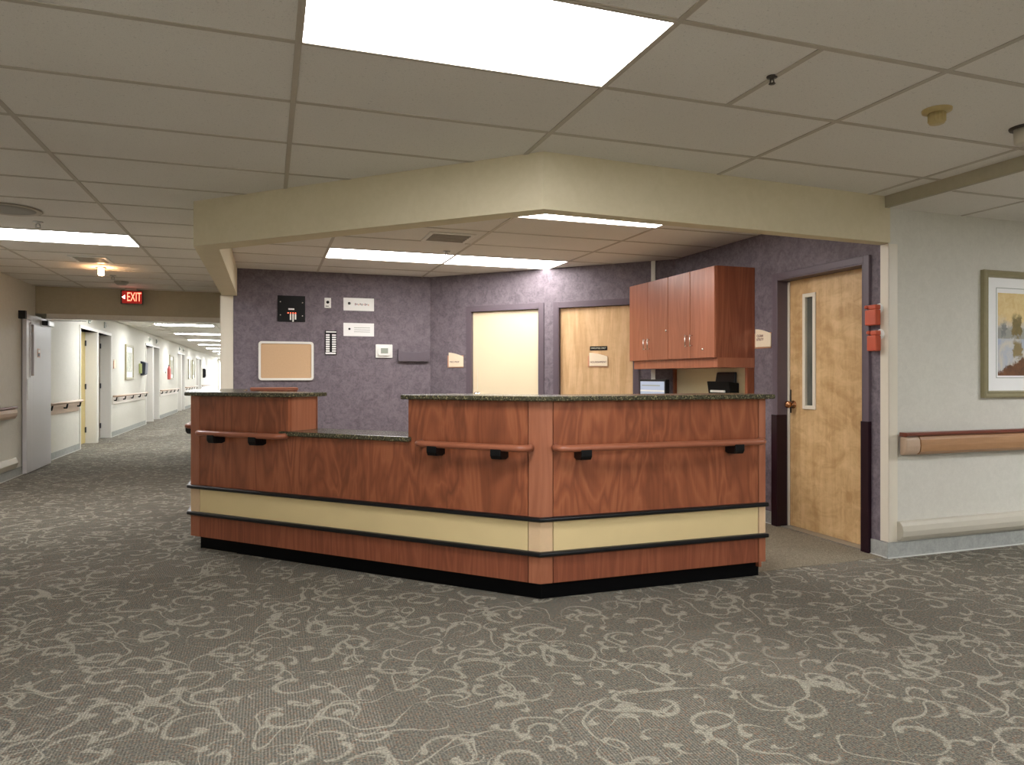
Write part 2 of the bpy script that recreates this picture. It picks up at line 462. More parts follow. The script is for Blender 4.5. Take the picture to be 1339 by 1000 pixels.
# ------------------------------------------------------------------ mesh helpers
class MB:
    """collects shapes, then links them as one mesh object"""
    def __init__(s, mat=None):
        s.bm = bmesh.new(); s.mi = 0; s.mats = []
        if mat: s.use(mat)
    def use(s, mat):
        if mat not in s.mats: s.mats.append(mat)
        s.mi = s.mats.index(mat); return s
    def face(s, vs, smooth=False):
        try:
            f = s.bm.faces.new(vs)
        except ValueError:
            return None
        f.material_index = s.mi; f.smooth = smooth
        return f
    def box(s, x0, x1, y0, y1, z0, z1):
        v = [s.bm.verts.new((x, y, z)) for z in (z0, z1) for x, y in ((x0, y0), (x1, y0), (x1, y1), (x0, y1))]
        for q in ((3, 2, 1, 0), (4, 5, 6, 7), (0, 1, 5, 4), (1, 2, 6, 5), (2, 3, 7, 6), (3, 0, 4, 7)):
            s.face([v[i] for i in q])
        return s
    def prism(s, pts, z0, z1):
        """vertical prism over a ccw polygon"""
        a = [s.bm.verts.new((x, y, z0)) for x, y in pts]
        b = [s.bm.verts.new((x, y, z1)) for x, y in pts]
        n = len(pts)
        s.face(a[::-1]); s.face(b)
        for i in range(n):
            s.face([a[i], a[(i + 1) % n], b[(i + 1) % n], b[i]])
        return s
    def extrude_xz(s, pts, y0, y1, smooth=False):
        """polygon in the xz plane pulled along y"""
        a = [s.bm.verts.new((x, y0, z)) for x, z in pts]
        b = [s.bm.verts.new((x, y1, z)) for x, z in pts]
        n = len(pts)
        s.face(a); s.face(b[::-1])
        for i in range(n):
            s.face([a[(i + 1) % n], a[i], b[i], b[(i + 1) % n]], smooth)
        return s
    def extrude_yz(s, pts, x0, x1, smooth=False):
        a = [s.bm.verts.new((x0, y, z)) for y, z in pts]
        b = [s.bm.verts.new((x1, y, z)) for y, z in pts]
        n = len(pts)
        s.face(a[::-1]); s.face(b)
        for i in range(n):
            s.face([a[i], a[(i + 1) % n], b[(i + 1) % n], b[i]], smooth)
        return s
    def tube(s, p0, p1, r, r1=None, n=14, cap=True):
        p0, p1 = Vector(p0), Vector(p1)
        r1 = r if r1 is None else r1
        d = (p1 - p0).normalized()
        up = Vector((0, 0, 1)) if abs(d.z) < 0.9 else Vector((1, 0, 0))
        a = d.cross(up).normalized(); b = d.cross(a)
        A = []; B = []
        for i in range(n):
            t = 2 * PI * i / n
            o = a * math.cos(t) + b * math.sin(t)
            A.append(s.bm.verts.new(p0 + o * r)); B.append(s.bm.verts.new(p1 + o * r1))
        for i in range(n):
            s.face([A[i], A[(i + 1) % n], B[(i + 1) % n], B[i]], True)
        if cap:
            s.face(A[::-1]); s.face(B)
        return s
    def path(s, pts, ry, rz=None, n=14):
        """a bent bar of elliptical section along horizontal points"""
        rz = ry if rz is None else rz
        pts = [Vector(p) for p in pts]
        rings = []
        for i, p in enumerate(pts):
            if i == 0: d = pts[1] - p
            elif i == len(pts) - 1: d = p - pts[i - 1]
            else: d = (pts[i + 1] - p).normalized() + (p - pts[i - 1]).normalized()
            d.normalize()
            a = Vector((-d.y, d.x, 0)).normalized(); b = d.cross(a)
            rings.append([s.bm.verts.new(p + a * ry * math.cos(2 * PI * k / n) + b * rz * math.sin(2 * PI * k / n)) for k in range(n)])
        for A, B in zip(rings, rings[1:]):
            for k in range(n):
                s.face([A[k], A[(k + 1) % n], B[(k + 1) % n], B[k]], True)
        s.face(rings[0][::-1]); s.face(rings[-1])
        return s
    def lathe(s, prof, c=(0, 0, 0), axis='z', n=24, smooth=True):
        """profile of (radius, height) turned round an axis through c"""
        rings = []
        for r, h in prof:
            ring = []
            for k in range(n):
                t = 2 * PI * k / n
                x, y = r * math.cos(t), r * math.sin(t)
                p = (x, y, h) if axis == 'z' else (x, h, y)
                ring.append(s.bm.verts.new((c[0] + p[0], c[1] + p[1], c[2] + p[2])))
            rings.append(ring)
        for A, B in zip(rings, rings[1:]):
            for k in range(n):
                s.face([A[k], A[(k + 1) % n], B[(k + 1) % n], B[k]], smooth)
        s.face(rings[0][::-1]); s.face(rings[-1])
        return s
    def build(s, name, parent=None, bevel=0.0, seg=2, label=None):
        bmesh.ops.recalc_face_normals(s.bm, faces=s.bm.faces)
        me = bpy.data.meshes.new(name)
        s.bm.to_mesh(me); s.bm.free()
        for m_ in s.mats: me.materials.append(M[m_])
        o = bpy.data.objects.new(name, me)
        COL.objects.link(o)
        if parent: o.parent = parent
        if label: o['label'] = label
        if bevel:
            b = o.modifiers.new('bevel', 'BEVEL')
            b.width = bevel; b.segments = seg; b.limit_method = 'ANGLE'; b.angle_limit = 0.6
        return o

def tag(o, label, cat, group=None, kind=None):
    o['label'] = label; o['category'] = cat
    if group: o['group'] = group
    if kind: o['kind'] = kind
    return o

def thing(name, label, cat, loc=(0, 0, 0), rotz=0.0, group=None):
    o = bpy.data.objects.new(name, None)
    COL.objects.link(o)
    o.empty_display_size = 0.05
    o.location = loc; o.rotation_euler = (0, 0, rotz)
    return tag(o, label, cat, group)

def struct(o):
    o['kind'] = 'structure'
    return o

def struct_empty(name, loc, rotz):
    o = bpy.data.objects.new(name, None)
    COL.objects.link(o)
    o.location = loc; o.rotation_euler = (0, 0, rotz)
    o['kind'] = 'structure'
    return o

def copy_tree(o, parent=None):
    c = o.copy(); COL.objects.link(c)
    if parent: c.parent = parent
    for ch in list(o.children): copy_tree(ch, c)
    return c

def text_mesh(name, txt, size, mat, parent, loc, depth=0.0015, width=None):
    """raised lettering facing local -y"""
    cu = bpy.data.curves.new(name, 'FONT')
    cu.body = txt; cu.size = size; cu.extrude = depth / 2
    cu.align_x = 'CENTER'; cu.align_y = 'CENTER'
    tmp = bpy.data.objects.new(name + '_curve', cu)
    COL.objects.link(tmp)
    dg = bpy.context.evaluated_depsgraph_get()
    me = bpy.data.meshes.new_from_object(tmp.evaluated_get(dg))
    bpy.data.objects.remove(tmp); bpy.data.curves.remove(cu)
    xs = [v.co.x for v in me.vertices]
    if width:
        k = width / (max(xs) - min(xs))
        for v in me.vertices: v.co.x *= k
    me.transform(Matrix.Rotation(PI / 2, 4, 'X'))
    me.materials.clear(); me.materials.append(M[mat])
    me.name = name
    o = bpy.data.objects.new(name, me)
    COL.objects.link(o); o.parent = parent; o.location = loc
    return o

def rrect(w_, h_, r, n=6, cx=0, cz=0):
    pts = []
    for ax, az, a0 in ((w_ / 2 - r, h_ / 2 - r, 0), (-w_ / 2 + r, h_ / 2 - r, 90), (-w_ / 2 + r, -h_ / 2 + r, 180), (w_ / 2 - r, -h_ / 2 + r, 270)):
        for k in range(n + 1):
            t = math.radians(a0 + 90 * k / n)
            pts.append((cx + ax + r * math.cos(t), cz + az + r * math.sin(t)))
    return pts

# ------------------------------------------------------------------ main dimensions
CH = 2.433            # ceiling height
SOF = 2.124           # underside of the cream soffit
XL = -2.93            # left wall of the lobby
XC = -3.03            # left wall of the corridor
YP = 8.43             # purple rear wall of the station
XD = 3.95             # wall with the utility door
YR = 3.69             # pale wall on the right
CX, CY = 1.85, 8.43   # where the purple wall turns 45 degrees
D45 = math.sqrt(2)
S45 = (XD - CX) * D45

# ------------------------------------------------------------------ floor
mb = MB('carpet')
mb.box(-3.4, 9.2, -3.6, 48.2, -0.1, 0.0)
struct(mb.build('floor'))
mb = MB('plain_carpet')
mb.prism([(-0.45, 8.43), (-0.45, 5.5), (1.42, 3.66), (3.95, 3.72), (3.95, 6.33), (1.85, 8.43)], -0.02, 0.003)
struct(mb.build('floor'))

# ------------------------------------------------------------------ ceilings
station = [(-0.38, 8.5), (-0.38, 5.32), (1.43, 3.64), (3.95, 3.75), (3.95, 6.33), (1.85, 8.43)]
station = [(-0.38, 8.43), (-0.38, 5.35), (1.44, 3.64), (3.95, 3.78), (3.95, 6.33), (1.85, 8.43)]

def clip(poly, p, d):
    """interval of p + t*d inside a convex polygon, or None"""
    t0, t1 = -1e9, 1e9
    n = len(poly)
    for i in range(n):
        a, b = poly[i], poly[(i + 1) % n]
        ex, ey = b[0] - a[0], b[1] - a[1]
        nx, ny = -ey, ex                              # inward for ccw
        num = nx * (p[0] - a[0]) + ny * (p[1] - a[1])
        den = nx * d[0] + ny * d[1]
        if abs(den) < 1e-12:
            if num < 0: return None
            continue
        t = -num / den
        if den > 0: t0 = max(t0, t)
        else: t1 = min(t1, t)
    return (t0, t1) if t0 < t1 else None

BW, BH = 0.012, 0.004
def bar(mb, p, d, a, b, z):
    if b - a < 0.02: return
    if d[0]: mb.box(p[0] + a, p[0] + b, p[1] - BW, p[1] + BW, z - BH * 0.8, z + 0.01)
    else: mb.box(p[0] - BW, p[0] + BW, p[1] + a, p[1] + b, z - BH, z + 0.01)

GX, GY, SX, SY = 0.1018, 2.0915, 1.2192, 0.5828
mb = MB('tile')
mb.box(-3.2, 3.93, -3.5, 10.97, CH, CH + 0.15); mb.box(3.93, 4.2, 3.70, 6.7, CH, CH + 0.15)
mb.use('grid')
for i in range(-3, 4):
    x = GX + SX * i
    c = clip(station, (x, 0), (0, 1))
    for a, b in ([(-3.5, c[0]), (c[1], 10.95)] if c else [(-3.5, 10.95)]):
        if x > -0.45 and a > 5: continue
        if x < XL: continue
        bar(mb, (x, 0), (0, 1), a, b, CH)
for j in range(-9, 16):
    y = GY + SY * j
    c = clip(station, (0, y), (1, 0))
    segs = [(XL, c[0]), (c[1], 3.93)] if c else [(XL, 3.93 if y < 4 else -0.45)]
    for a, b in segs:
        if y > 3.66 and a > 3: continue
        bar(mb, (0, y), (1, 0), a, b, CH)
bar(mb, (GX + SX * 1.5, 0), (0, 1), GY, GY + SY, CH)
for k in range(0, 3):                                  # station's own grid
    x = 0.53 + SX * k
    c = clip(station, (x, 0), (0, 1))
    if c: bar(mb, (x, 0), (0, 1), c[0], c[1], CH)
for k in range(-3, 7):
    y = 5.05 + SY * k
    c = clip(station, (0, y), (1, 0))
    if c: bar(mb, (0, y), (1, 0), c[0], c[1], CH)
struct(mb.build('ceiling'))

mb = MB('tile')                                        # lower ceiling on the right, corridor ceiling beyond the header
mb.box(3.93, 9.2, -3.5, YR + 0.05, 2.36, 2.6)
mb.use('grid')
for i in range(0, 5):
    bar(mb, (4.62 + SX * i, 0), (0, 1), -3.5, YR, 2.36)
for j in range(-9, 4):
    bar(mb, (0, 2.05 + SY * j), (1, 0), 3.96, 9.0, 2.36)
mb.use('header')
mb.box(3.90, 3.93, -3.5, 3.67, 2.355, CH)
struct(mb.build('ceiling'))
mb = MB('tile')
mb.box(-3.25, -0.3, 11.7, 48, 2.40, 2.6)
mb.use('grid')
for x in (-2.34, -1.12): bar(mb, (x, 0), (0, 1), 11.7, 48, 2.40)
for j in range(0, 60): bar(mb, (0, 11.9 + 0.61 * j), (1, 0), XC, -0.5, 2.40)
struct(mb.build('ceiling'))

# ------------------------------------------------------------------ walls
def wall(name, origin, rotz, length, z1, mat, openings=(), th=0.2, z0=0.0):
    """local x along the wall (to the right seen from the room), +y into the wall"""
    mb = MB(mat); x = 0.0
    for a, b, zt in openings:
        mb.box(x, a, 0, th, z0, z1); mb.box(a, b, 0, th, zt, z1); x = b
    mb.box(x, length, 0, th, z0, z1)
    o = mb.build(name)
    o.location = (origin[0], origin[1], 0); o.rotation_euler = (0, 0, rotz)
    return struct(o)

wall('wall_left', (XL, -3.5), PI / 2, 14.45, CH, 'paint', th=0.2)
# corridor left wall with its pairs of recessed doors
OPEN = [(13.76, 14.98), (15.09, 16.2), (20.55, 21.72), (21.83, 22.9), (27.35, 28.4), (28.5, 29.5), (34.1, 35.2), (35.3, 36.4)]
wall('wall_corridor', (XC, 10.95), PI / 2, 37.0, 2.45, 'paint', [(a - 10.95, b - 10.95, 2.06) for a, b in OPEN], th=0.25)
wall('wall_rear', (-0.37, YP), 0, CX + 0.37, CH, 'purple')
wall('wall_angled', (CX, CY), -PI / 4, S45, CH, 'purple', [(0.56, 1.445, 2.0), (1.67, 2.535, 2.0)], th=0.16)
DY0 = 4.83                                             # outer left edge of the utility door frame
wall('wall_utility', (XD, 6.33), -PI / 2, 6.33 - YR - 0.004, CH, 'purple', [(6.33 - 4.78, 6.33 - 3.885, 2.02)], th=0.2)
wall('wall_right', (XD + 0.2, YR), 0, 5.0, 2.5, 'paint', th=0.13)
mb = MB('paint').box(-0.5, -0.372, YP + 0.005, 48, 0, 2.5)
struct(mb.build('wall_partition'))
mb = MB('paint'); mb.box(-3.4, 9.2, -3.65, -3.5, 0, 2.6); struct(mb.build('wall_behind'))
mb = MB('paint'); mb.box(9.05, 9.2, -3.5, YR, 0, 2.6); struct(mb.build('wall_far_right'))
mb = MB('paint'); mb.box(-3.3, -0.3, 48, 48.15, 0, 2.6); struct(mb.build('wall_corridor_end'))
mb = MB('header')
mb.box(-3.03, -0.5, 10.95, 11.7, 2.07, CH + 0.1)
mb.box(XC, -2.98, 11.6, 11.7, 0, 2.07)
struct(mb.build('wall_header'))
mb = MB('paint')
mb.box(-2.80, -0.5, 10.94, 11.08, 2.005, 2.07)
struct(mb.build('trim_1'))

mb = MB('paint').box(XD, XD + 0.2, YR, YR + 0.0038, 0, 2.5); struct(mb.build('wall_return'))

# cream soffit over the counter
F = [(-0.49, 8.42), (-0.49, 5.33), (1.397, 3.54), (3.95, 3.675)]
def offset_path(path, o):
    """path shifted by o to its right-hand side with mitred corners"""
    res = []
    n = len(path)
    for i in range(n):
        def nrm(a, b):
            dx, dy = b[0] - a[0], b[1] - a[1]; l = math.hypot(dx, dy)
            return dy / l, -dx / l
        if i == 0: nx, ny = nrm(path[0], path[1]); k = 1
        elif i == n - 1: nx, ny = nrm(path[-2], path[-1]); k = 1
        else:
            a = nrm(path[i - 1], path[i]); b = nrm(path[i], path[i + 1])
            nx, ny = a[0] + b[0], a[1] + b[1]; l2 = nx * nx + ny * ny
            k = 2 / l2
        res.append((path[i][0] + nx * o * k, path[i][1] + ny * o * k))
    return res
def ribbon(mb, path, o_out, o_in, z0, z1):
    """closed prism strips between two offsets of a path"""
    A = offset_path(path, o_out); B = offset_path(path, o_in)
    mb.prism(A + B[::-1], z0, z1)
    return mb
mb = MB('cream'); mb.prism(F + [(3.95, 3.675 + 0.09), (1.45, 3.54 + 0.11), (-0.33, 5.41), (-0.33, 8.42)], SOF, CH + 0.002)
struct(mb.build('wall_soffit'))

# trims: corner guards, baseboards, pipe chase
mb = MB('guard')
mb.box(XD - 0.003, XD + 0.075, YR - 0.006, YR + 0.0, 0.11, 2.12)
mb.box(XD - 0.006, XD, YR - 0.006, YR + 0.06, 0.11, 2.12)
struct(mb.build('trim_2'))
mb = MB('guard'); mb.box(-0.503, -0.372, YP - 0.006, YP + 0.0, 0.0, SOF - 0.002)
mb.box(-0.506, -0.5, YP - 0.006, YP + 0.06, 0.0, SOF - 0.002)
struct(mb.build('trim_3'))
def base(name, origin, rotz, segs):
    mb = MB('baseboard')
    for a, b in segs:
        mb.use('baseboard').box(a, b, -0.008, 0, 0, 0.105)
        mb.use('baseline').box(a, b, -0.014, 0, 0, 0.008)
    o = mb.build(name); o.location = (origin[0], origin[1], 0); o.rotation_euler = (0, 0, rotz)
    return struct(o)
base('baseboard_right', (XD, YR), 0, [(-0.012, 5.0)])
base('baseboard_utility', (XD, 6.33), -PI / 2, [(0, 6.33 - 4.84), (6.33 - 3.83, 6.33 - YR + 0.0)])
base('baseboard_rear', (-0.37, YP), 0, [(0, CX + 0.37)])
base('baseboard_angled', (CX, CY), -PI / 4, [(0, 0.5), (1.51, 1.61)])
base('baseboard_left', (XL, -3.5), PI / 2, [(0, 14.4)])
cs = []; y = 11.72
for a, b in OPEN:
    cs.append((y - 10.95, a - 0.05 - 10.95)); y = b + 0.05
cs.append((y - 10.95, 37.0))
base('baseboard_corridor', (XC, 10.95), PI / 2, [c for c in cs if c[1] - c[0] > 0.02])

# ------------------------------------------------------------------ doors
def frame_mb(w_, h_, fw, mat, proj=0.012, depth=0.16):
    """steel frame: face strips and reveals round an opening that starts at x=0"""
    mb = MB(mat)
    mb.box(-fw, 0.0, -proj, 0.002, 0, h_ + fw); mb.box(w_, w_ + fw, -proj, 0.002, 0, h_ + fw)
    mb.box(0.0, w_, -proj, 0.002, h_, h_ + fw)
    mb.box(0.0, 0.012, -proj, depth, 0, h_); mb.box(w_ - 0.012, w_, -proj, depth, 0, h_)
    mb.box(0.012, w_ - 0.012, -proj, depth, h_ - 0.012, h_)
    mb.box(0.012, 0.028, 0.134, depth, 0, h_ - 0.012); mb.box(w_ - 0.028, w_ - 0.012, 0.134, depth, 0, h_ - 0.012)
    mb.box(0.028, w_ - 0.028, 0.134, depth, h_ - 0.03, h_ - 0.012)
    return mb
def knob(parent, x, z, y=0.0, mat='brass'):
    mb = MB(mat)
    mb.lathe([(0.001, 0.0), (0.032, 0.0), (0.032, -0.006), (0.012, -0.012), (0.011, -0.035), (0.024, -0.042), (0.03, -0.055), (0.026, -0.068), (0.012, -0.075), (0.001, -0.076)], (x, y, z), 'y', 20)
    return mb.build('door_knob', parent)

d1 = struct_empty('door_1', (CX + 0.56 / D45, CY - 0.56 / D45, 0), -PI / 4)
frame_mb(0.885, 2.0, 0.055, 'purple_trim').build('door_frame', d1, 0.002)
lf = MB('ivory_door').box(0.016, 0.869, 0.03, 0.072, 0.006, 1.984).build('door_leaf', d1)
knob(d1, 0.085, 1.02, 0.03, 'chrome')
mb = MB('guard').box(0.075, 0.078, 0.026, 0.031, 1.08, 1.33).build('edge_strip', d1)
d2 = struct_empty('door_2', (CX + 1.67 / D45, CY - 1.67 / D45, 0), -PI / 4)
frame_mb(0.865, 2.0, 0.055, 'purple_trim').build('door_frame', d2, 0.002)
MB('birch_pale').box(0.016, 0.849, 0.03, 0.072, 0.006, 1.984).build('door_leaf', d2)
knob(d2, 0.775, 1.0, 0.03, 'chrome')
d3 = struct_empty('door_3', (XD, 4.78, 0), -PI / 2)
W3 = 4.78 - 3.885
frame_mb(W3, 2.02, 0.05, 'purple_trim', 0.02, 0.19).build('door_frame', d3, 0.003)
mb = MB('maroon')
for a, b in ((-0.054, 0.016), (W3 - 0.016, W3 + 0.054)):
    mb.box(a, b, -0.028, 0.075, 0.0, 0.915)
mb.build('frame_guard', d3, 0.004)
MB('guard').box(0.0125, 0.034, 0.082, 0.09, 0.0, 2.0).build('weather_strip', d3)
# leaf with a narrow vision window: four rails round the opening
x0, x1, z0, z1 = 0.185, 0.325, 0.968, 1.885
mb = MB('birch')
L0, L1, yb0, yb1 = 0.036, W3 - 0.016, 0.09, 0.132
mb.box(L0, x0 + 0.028, yb0, yb1, 0.012, 2.006); mb.box(x1 - 0.028, L1, yb0, yb1, 0.012, 2.006)
mb.box(x0 + 0.028, x1 - 0.028, yb0, yb1, 0.012, z0 + 0.028); mb.box(x0 + 0.028, x1 - 0.028, yb0, yb1, z1 - 0.028, 2.006)
mb.build('door_leaf', d3)
mb = MB('guard')
mb.box(x0, x0 + 0.03, yb0 - 0.01, yb0 + 0.02, z0, z1); mb.box(x1 - 0.03, x1, yb0 - 0.01, yb0 + 0.02, z0, z1)
mb.box(x0 + 0.03, x1 - 0.03, yb0 - 0.01, yb0 + 0.02, z0, z0 + 0.03); mb.box(x0 + 0.03, x1 - 0.03, yb0 - 0.01, yb0 + 0.02, z1 - 0.03, z1)
mb.build('vision_frame', d3, 0.002)
MB('glass_dark').box(x0 + 0.029, x1 - 0.029, yb0 + 0.012, yb0 + 0.018, z0 + 0.029, z1 - 0.029).build('vision_glass', d3)
MB('black').box(0.036, 0.05, yb0 - 0.002, yb0 + 0.01, 0.93, 1.12).build('latch_plate', d3)
knob(d3, 0.075, 1.0, yb0, 'brass')
MB('grey_metal').box(0.03, W3 - 0.015, 0.0, 0.1, 0.0, 0.01).build('threshold', d3)

# corridor doors: closed leaves set back in the wall
leafmats = ['yellow_door', 'grey_brown_door', 'grey_brown_door', 'grey_brown_door', 'grey_brown_door', 'grey_brown_door', 'grey_brown_door', 'grey_brown_door']
for i, (a, b) in enumerate(OPEN):
    dd = struct_empty('door_%d' % (i + 4), (XC, a, 0), PI / 2)
    w_ = b - a
    mb = MB('white_trim')
    mb.box(-0.05, 0, -0.015, 0.25, 0, 2.11); mb.box(w_, w_ + 0.05, -0.015, 0.25, 0, 2.11); mb.box(0, w_, -0.015, 0.25, 2.06, 2.11)
    mb.box(w_ - 0.015, w_, 0, 0.24, 0, 2.06)
    mb.build('door_frame', dd)
    MB(leafmats[i]).box(0.005, w_ - 0.02, 0.18, 0.225, 0.01, 2.05).build('door_leaf', dd)
    for z in (0.25, 1.05, 1.85):
        MB('dark_grey').box(w_ - 0.06, w_ - 0.016, 0.16, 0.19, z - 0.05, z + 0.05).build('hinge', dd)
    knob(dd, 0.1, 1.0, 0.18, 'chrome')

# open fire door held against the left wall
fd = struct_empty('door_12', (-2.872, 10.38, 0), PI / 2)
mb = MB('white_door')
W_ = 1.2
g0, g1, gz0, gz1 = 0.17, 0.3, 1.24, 1.9
mb.box(0, g0, -0.0, 0.045, 0.012, 2.02); mb.box(g1, W_, 0.0, 0.045, 0.012, 2.02)
mb.box(g0, g1, 0, 0.045, 0.012, gz0); mb.box(g0, g1, 0, 0.045, gz1, 2.02)
mb.build('door_leaf', fd, 0.002)
MB('glass_dark').box(g0, g1, 0.018, 0.026, gz0, gz1).build('vision_glass', fd)
mb = MB('white_door')
for a, b, c_, d_ in ((g0 - 0.02, g0, gz0 - 0.02, gz1 + 0.02), (g1, g1 + 0.02, gz0 - 0.02, gz1 + 0.02), (g0, g1, gz1, gz1 + 0.02), (g0, g1, gz0 - 0.02, gz0)):
    mb.box(a, b, -0.008, 0.0, c_, d_)
mb.build('vision_frame', fd)
mb = MB('black').box(0.72, 0.80, -0.07, 0, 1.925, 1.985)
mb.use('grey_metal').box(0.80, 1.1, -0.06, -0.0, 1.925, 1.985)
c = mb.build('door_closer', fd, 0.004)
MB('grey_metal').box(0.83, 0.85, -0.5, -0.03, 1.995, 2.005).build('closer_arm', c)
mb = MB('sign_back').box(0.5, 0.62, -0.003, 0, 1.485, 1.6)
mb.use('white').box(0.512, 0.608, -0.004, -0.002, 1.55, 1.59).use('dark_grey').box(0.52, 0.60, -0.004, -0.002, 1.495, 1.54)
mb.build('notice', fd)
MB('grey_metal').box(0.025, 0.075, -0.004, 0, 0.93, 1.2).build('push_plate', fd)
fd.rotation_euler = (0, 0, PI / 2 + 0.03)
t_ = tag(MB('black').box(-0.03, 0.03, 0.0, 0.075, 0, 0.1).build('door_holder'), 'black magnetic door holder on the left wall behind the open grey door', 'door holder')
t_.location = (XL + 0.0, 10.3, 1.95); t_.rotation_euler = (0, 0, PI / 2 + PI)

# ------------------------------------------------------------------ nurse station counter
P0, C0, R0, PL = (-0.519, 5.488), (1.392, 3.577), (2.857, 3.577), (-0.519, 6.75)
LL = math.hypot(C0[0] - P0[0], C0[1] - P0[1])
def onL(s): return (P0[0] + s / D45, P0[1] - s / D45)
full = [PL, P0, C0, R0]
st = thing('nurse_station_counter', 'angled cherry wood nurse station counter with granite tops and cream stripe', 'counter', (0, 0, 0))
S1, S2 = 0.905, 1.846
TH = 0.28
EPS = 0.0
ribbon(MB('kick'), full, -0.06, -0.16, 0.0, 0.10).build('toe_kick', st)
def panels(name, path, z0, z1, o=0.0, mat='cherry', th=0.03):
    return ribbon(MB(mat), path, o, -th, z0, z1)
# lower wood band, cream band, upper wood panel (each without the posts)
segsL = [onL(0.088), onL(LL - 0.075)]
segsR = [(C0[0] + 0.076, C0[1]), (R0[0] - 0.05, R0[1])]
retn = [(PL[0], PL[1]), (P0[0], P0[1] + 0.085)]
for pth in (segsL, segsR, retn):
    ribbon(MB('cherry_dark'), pth, 0.0, -0.03, 0.10, 0.252).build('lower_panel', st)
    ribbon(MB('band'), pth, 0.0, -0.03, 0.272, 0.44).build('cream_band', st)
# front panel on the long side steps down in the middle
def panel_L(a, b, z1):
    return [onL(a), onL(b)], z1
mb = MB('cherry')
ribbon(mb, [onL(0.088), onL(S1)], 0, -0.03, 0.46, 1.09)
ribbon(mb, [onL(S1), onL(S2)], 0, -0.03, 0.46, 0.838)
ribbon(mb, [onL(S2), onL(LL - 0.075)], 0, -0.03, 0.46, 1.09)
mb.build('front_panel', st)
ribbon(MB('cherry'), segsR, 0, -0.03, 0.46, 1.09).build('front_panel', st)
ribbon(MB('cherry'), retn, 0, -0.03, 0.46, 1.09).build('side_panel', st)
# posts
def post(path, name='corner_post'):
    mb = MB('cherry_post')
    ribbon(mb, path, 0.003, -0.035, 0.10, 0.252); ribbon(mb, path, 0.003, -0.035, 0.46, 1.09)
    mb.use('band_post'); ribbon(mb, path, 0.003, -0.035, 0.272, 0.44)
    return mb.build(name, st, 0.002)
post([onL(LL - 0.070), C0, (C0[0] + 0.071, C0[1])])
post([(P0[0], P0[1] + 0.083), P0, onL(0.083)])
post([(R0[0] - 0.045, R0[1]), R0, (R0[0], R0[1] + 0.10)], 'end_post')
# black bumper rails
for z0_, z1_ in ((0.25, 0.275), (0.438, 0.462)):
    b_path = full[:3] + [(R0[0] + 0.012, R0[1])]
    ribbon(MB('black_rubber'), b_path, 0.03, -0.03, z0_, z1_).build('bumper_rail', st, 0.009, 3)
# raised boxes behind the panels: inner faces and ends
rl = [PL, P0, onL(S1)]
rr = [onL(S2), C0, R0]
mb = MB('cherry_post')
ribbon(mb, rl, -TH + 0.02, -TH, 0.75, 1.09); ribbon(mb, [onL(S1 - 0.02), onL(S1)], -0.03, -TH, 0.868, 1.09)
ribbon(mb, rr, -TH + 0.02, -TH, 0.75, 1.09); ribbon(mb, [onL(S2), onL(S2 + 0.02)], -0.03, -TH, 0.868, 1.09)
mb.box(R0[0] - 0.02, R0[0] - 0.002, R0[1] + 0.03, R0[1] + 0.70, 0.06, 0.75)
mb.box(R0[0] - 0.02, R0[0], R0[1] + 0.03, R0[1] + TH, 0.75, 1.09)
mb.box(PL[0] + 0.001, PL[0] + TH, PL[1] - 0.02, PL[1], 0.1, 1.09)
mb.build('inner_panel', st)
# granite
def gran(path, o_out, o_in, z0, z1):
    return ribbon(MB('granite'), path, o_out, o_in, z0, z1).build('granite_top', st, 0.009, 3)
gran([(PL[0], PL[1] + 0.04), P0, onL(S1 + 0.035)], 0.045, -TH - 0.06, 1.09, 1.118)
gran([onL(S2 - 0.03), C0, (R0[0] + 0.045, R0[1])], 0.045, -TH - 0.06, 1.09, 1.118)
gran([onL(S1 - 0.06), onL(S2 + 0.02)], 0.03, -0.32, 0.838, 0.868)
# inner worktop at desk height and its supports
mb = MB('backsplash')
ribbon(mb, full, -0.03, -0.62, 0.72, 0.75)
mb.build('worktop', st)
# handrails on the counter
def rail_on(parent, p0, p1, nrm, brk, z=0.838):
    """brown grab rail with rounded returned ends and black brackets; brk = distances along it"""
    p0 = Vector((p0[0], p0[1], 0)); p1 = Vector((p1[0], p1[1], 0)); n = Vector((nrm[0], nrm[1], 0))
    d = (p1 - p0).normalized(); zz = Vector((0, 0, z))
    o = 0.085; r = 0.05
    pts = [p0 + zz + n * 0.012 , p0 + zz + n * (o - r)]
    for k in range(1, 6):
        t = PI / 2 * k / 6
        pts.append(p0 + zz + n * (o - r + r * math.sin(t)) + d * (r - r * math.cos(t)))
    pts.append(p0 + zz + n * o + d * r)
    q = []
    for k in range(0, 6):
        t = PI / 2 * k / 6
        q.append(p1 + zz + n * (o - r + r * math.cos(t)) - d * (r - r * math.sin(t)))
    q.append(p1 + zz + n * (o - r)); q.append(p1 + zz + n * 0.012)
    rail = MB('rail').path(pts + q, 0.021, 0.019).build('handrail', parent)
    for s in brk:
        c_ = p0 + d * s
        mb = MB('black')
        pr = [(0.002, -0.06), (0.002, -0.008), (0.105, -0.008), (0.105, -0.045), (0.092, -0.064), (0.03, -0.068)]
        A = [mb.bm.verts.new(c_ + n * a + zz + Vector((0, 0, b)) - d * 0.032) for a, b in pr]
        B = [mb.bm.verts.new(c_ + n * a + zz + Vector((0, 0, b)) + d * 0.032) for a, b in pr]
        mb.face(A); mb.face(B[::-1])
        for i in range(len(pr)): mb.face([A[i], A[(i + 1) % len(pr)], B[(i + 1) % len(pr)], B[i]])
        mb.build('bracket', rail, 0.004)
    return rail
nL = (-1 / D45, -1 / D45)
rail_on(st, onL(0.14), onL(0.905), nL, (0.165, 0.545))
rail_on(st, onL(1.95), onL(2.65), nL, (0.12, 0.53))
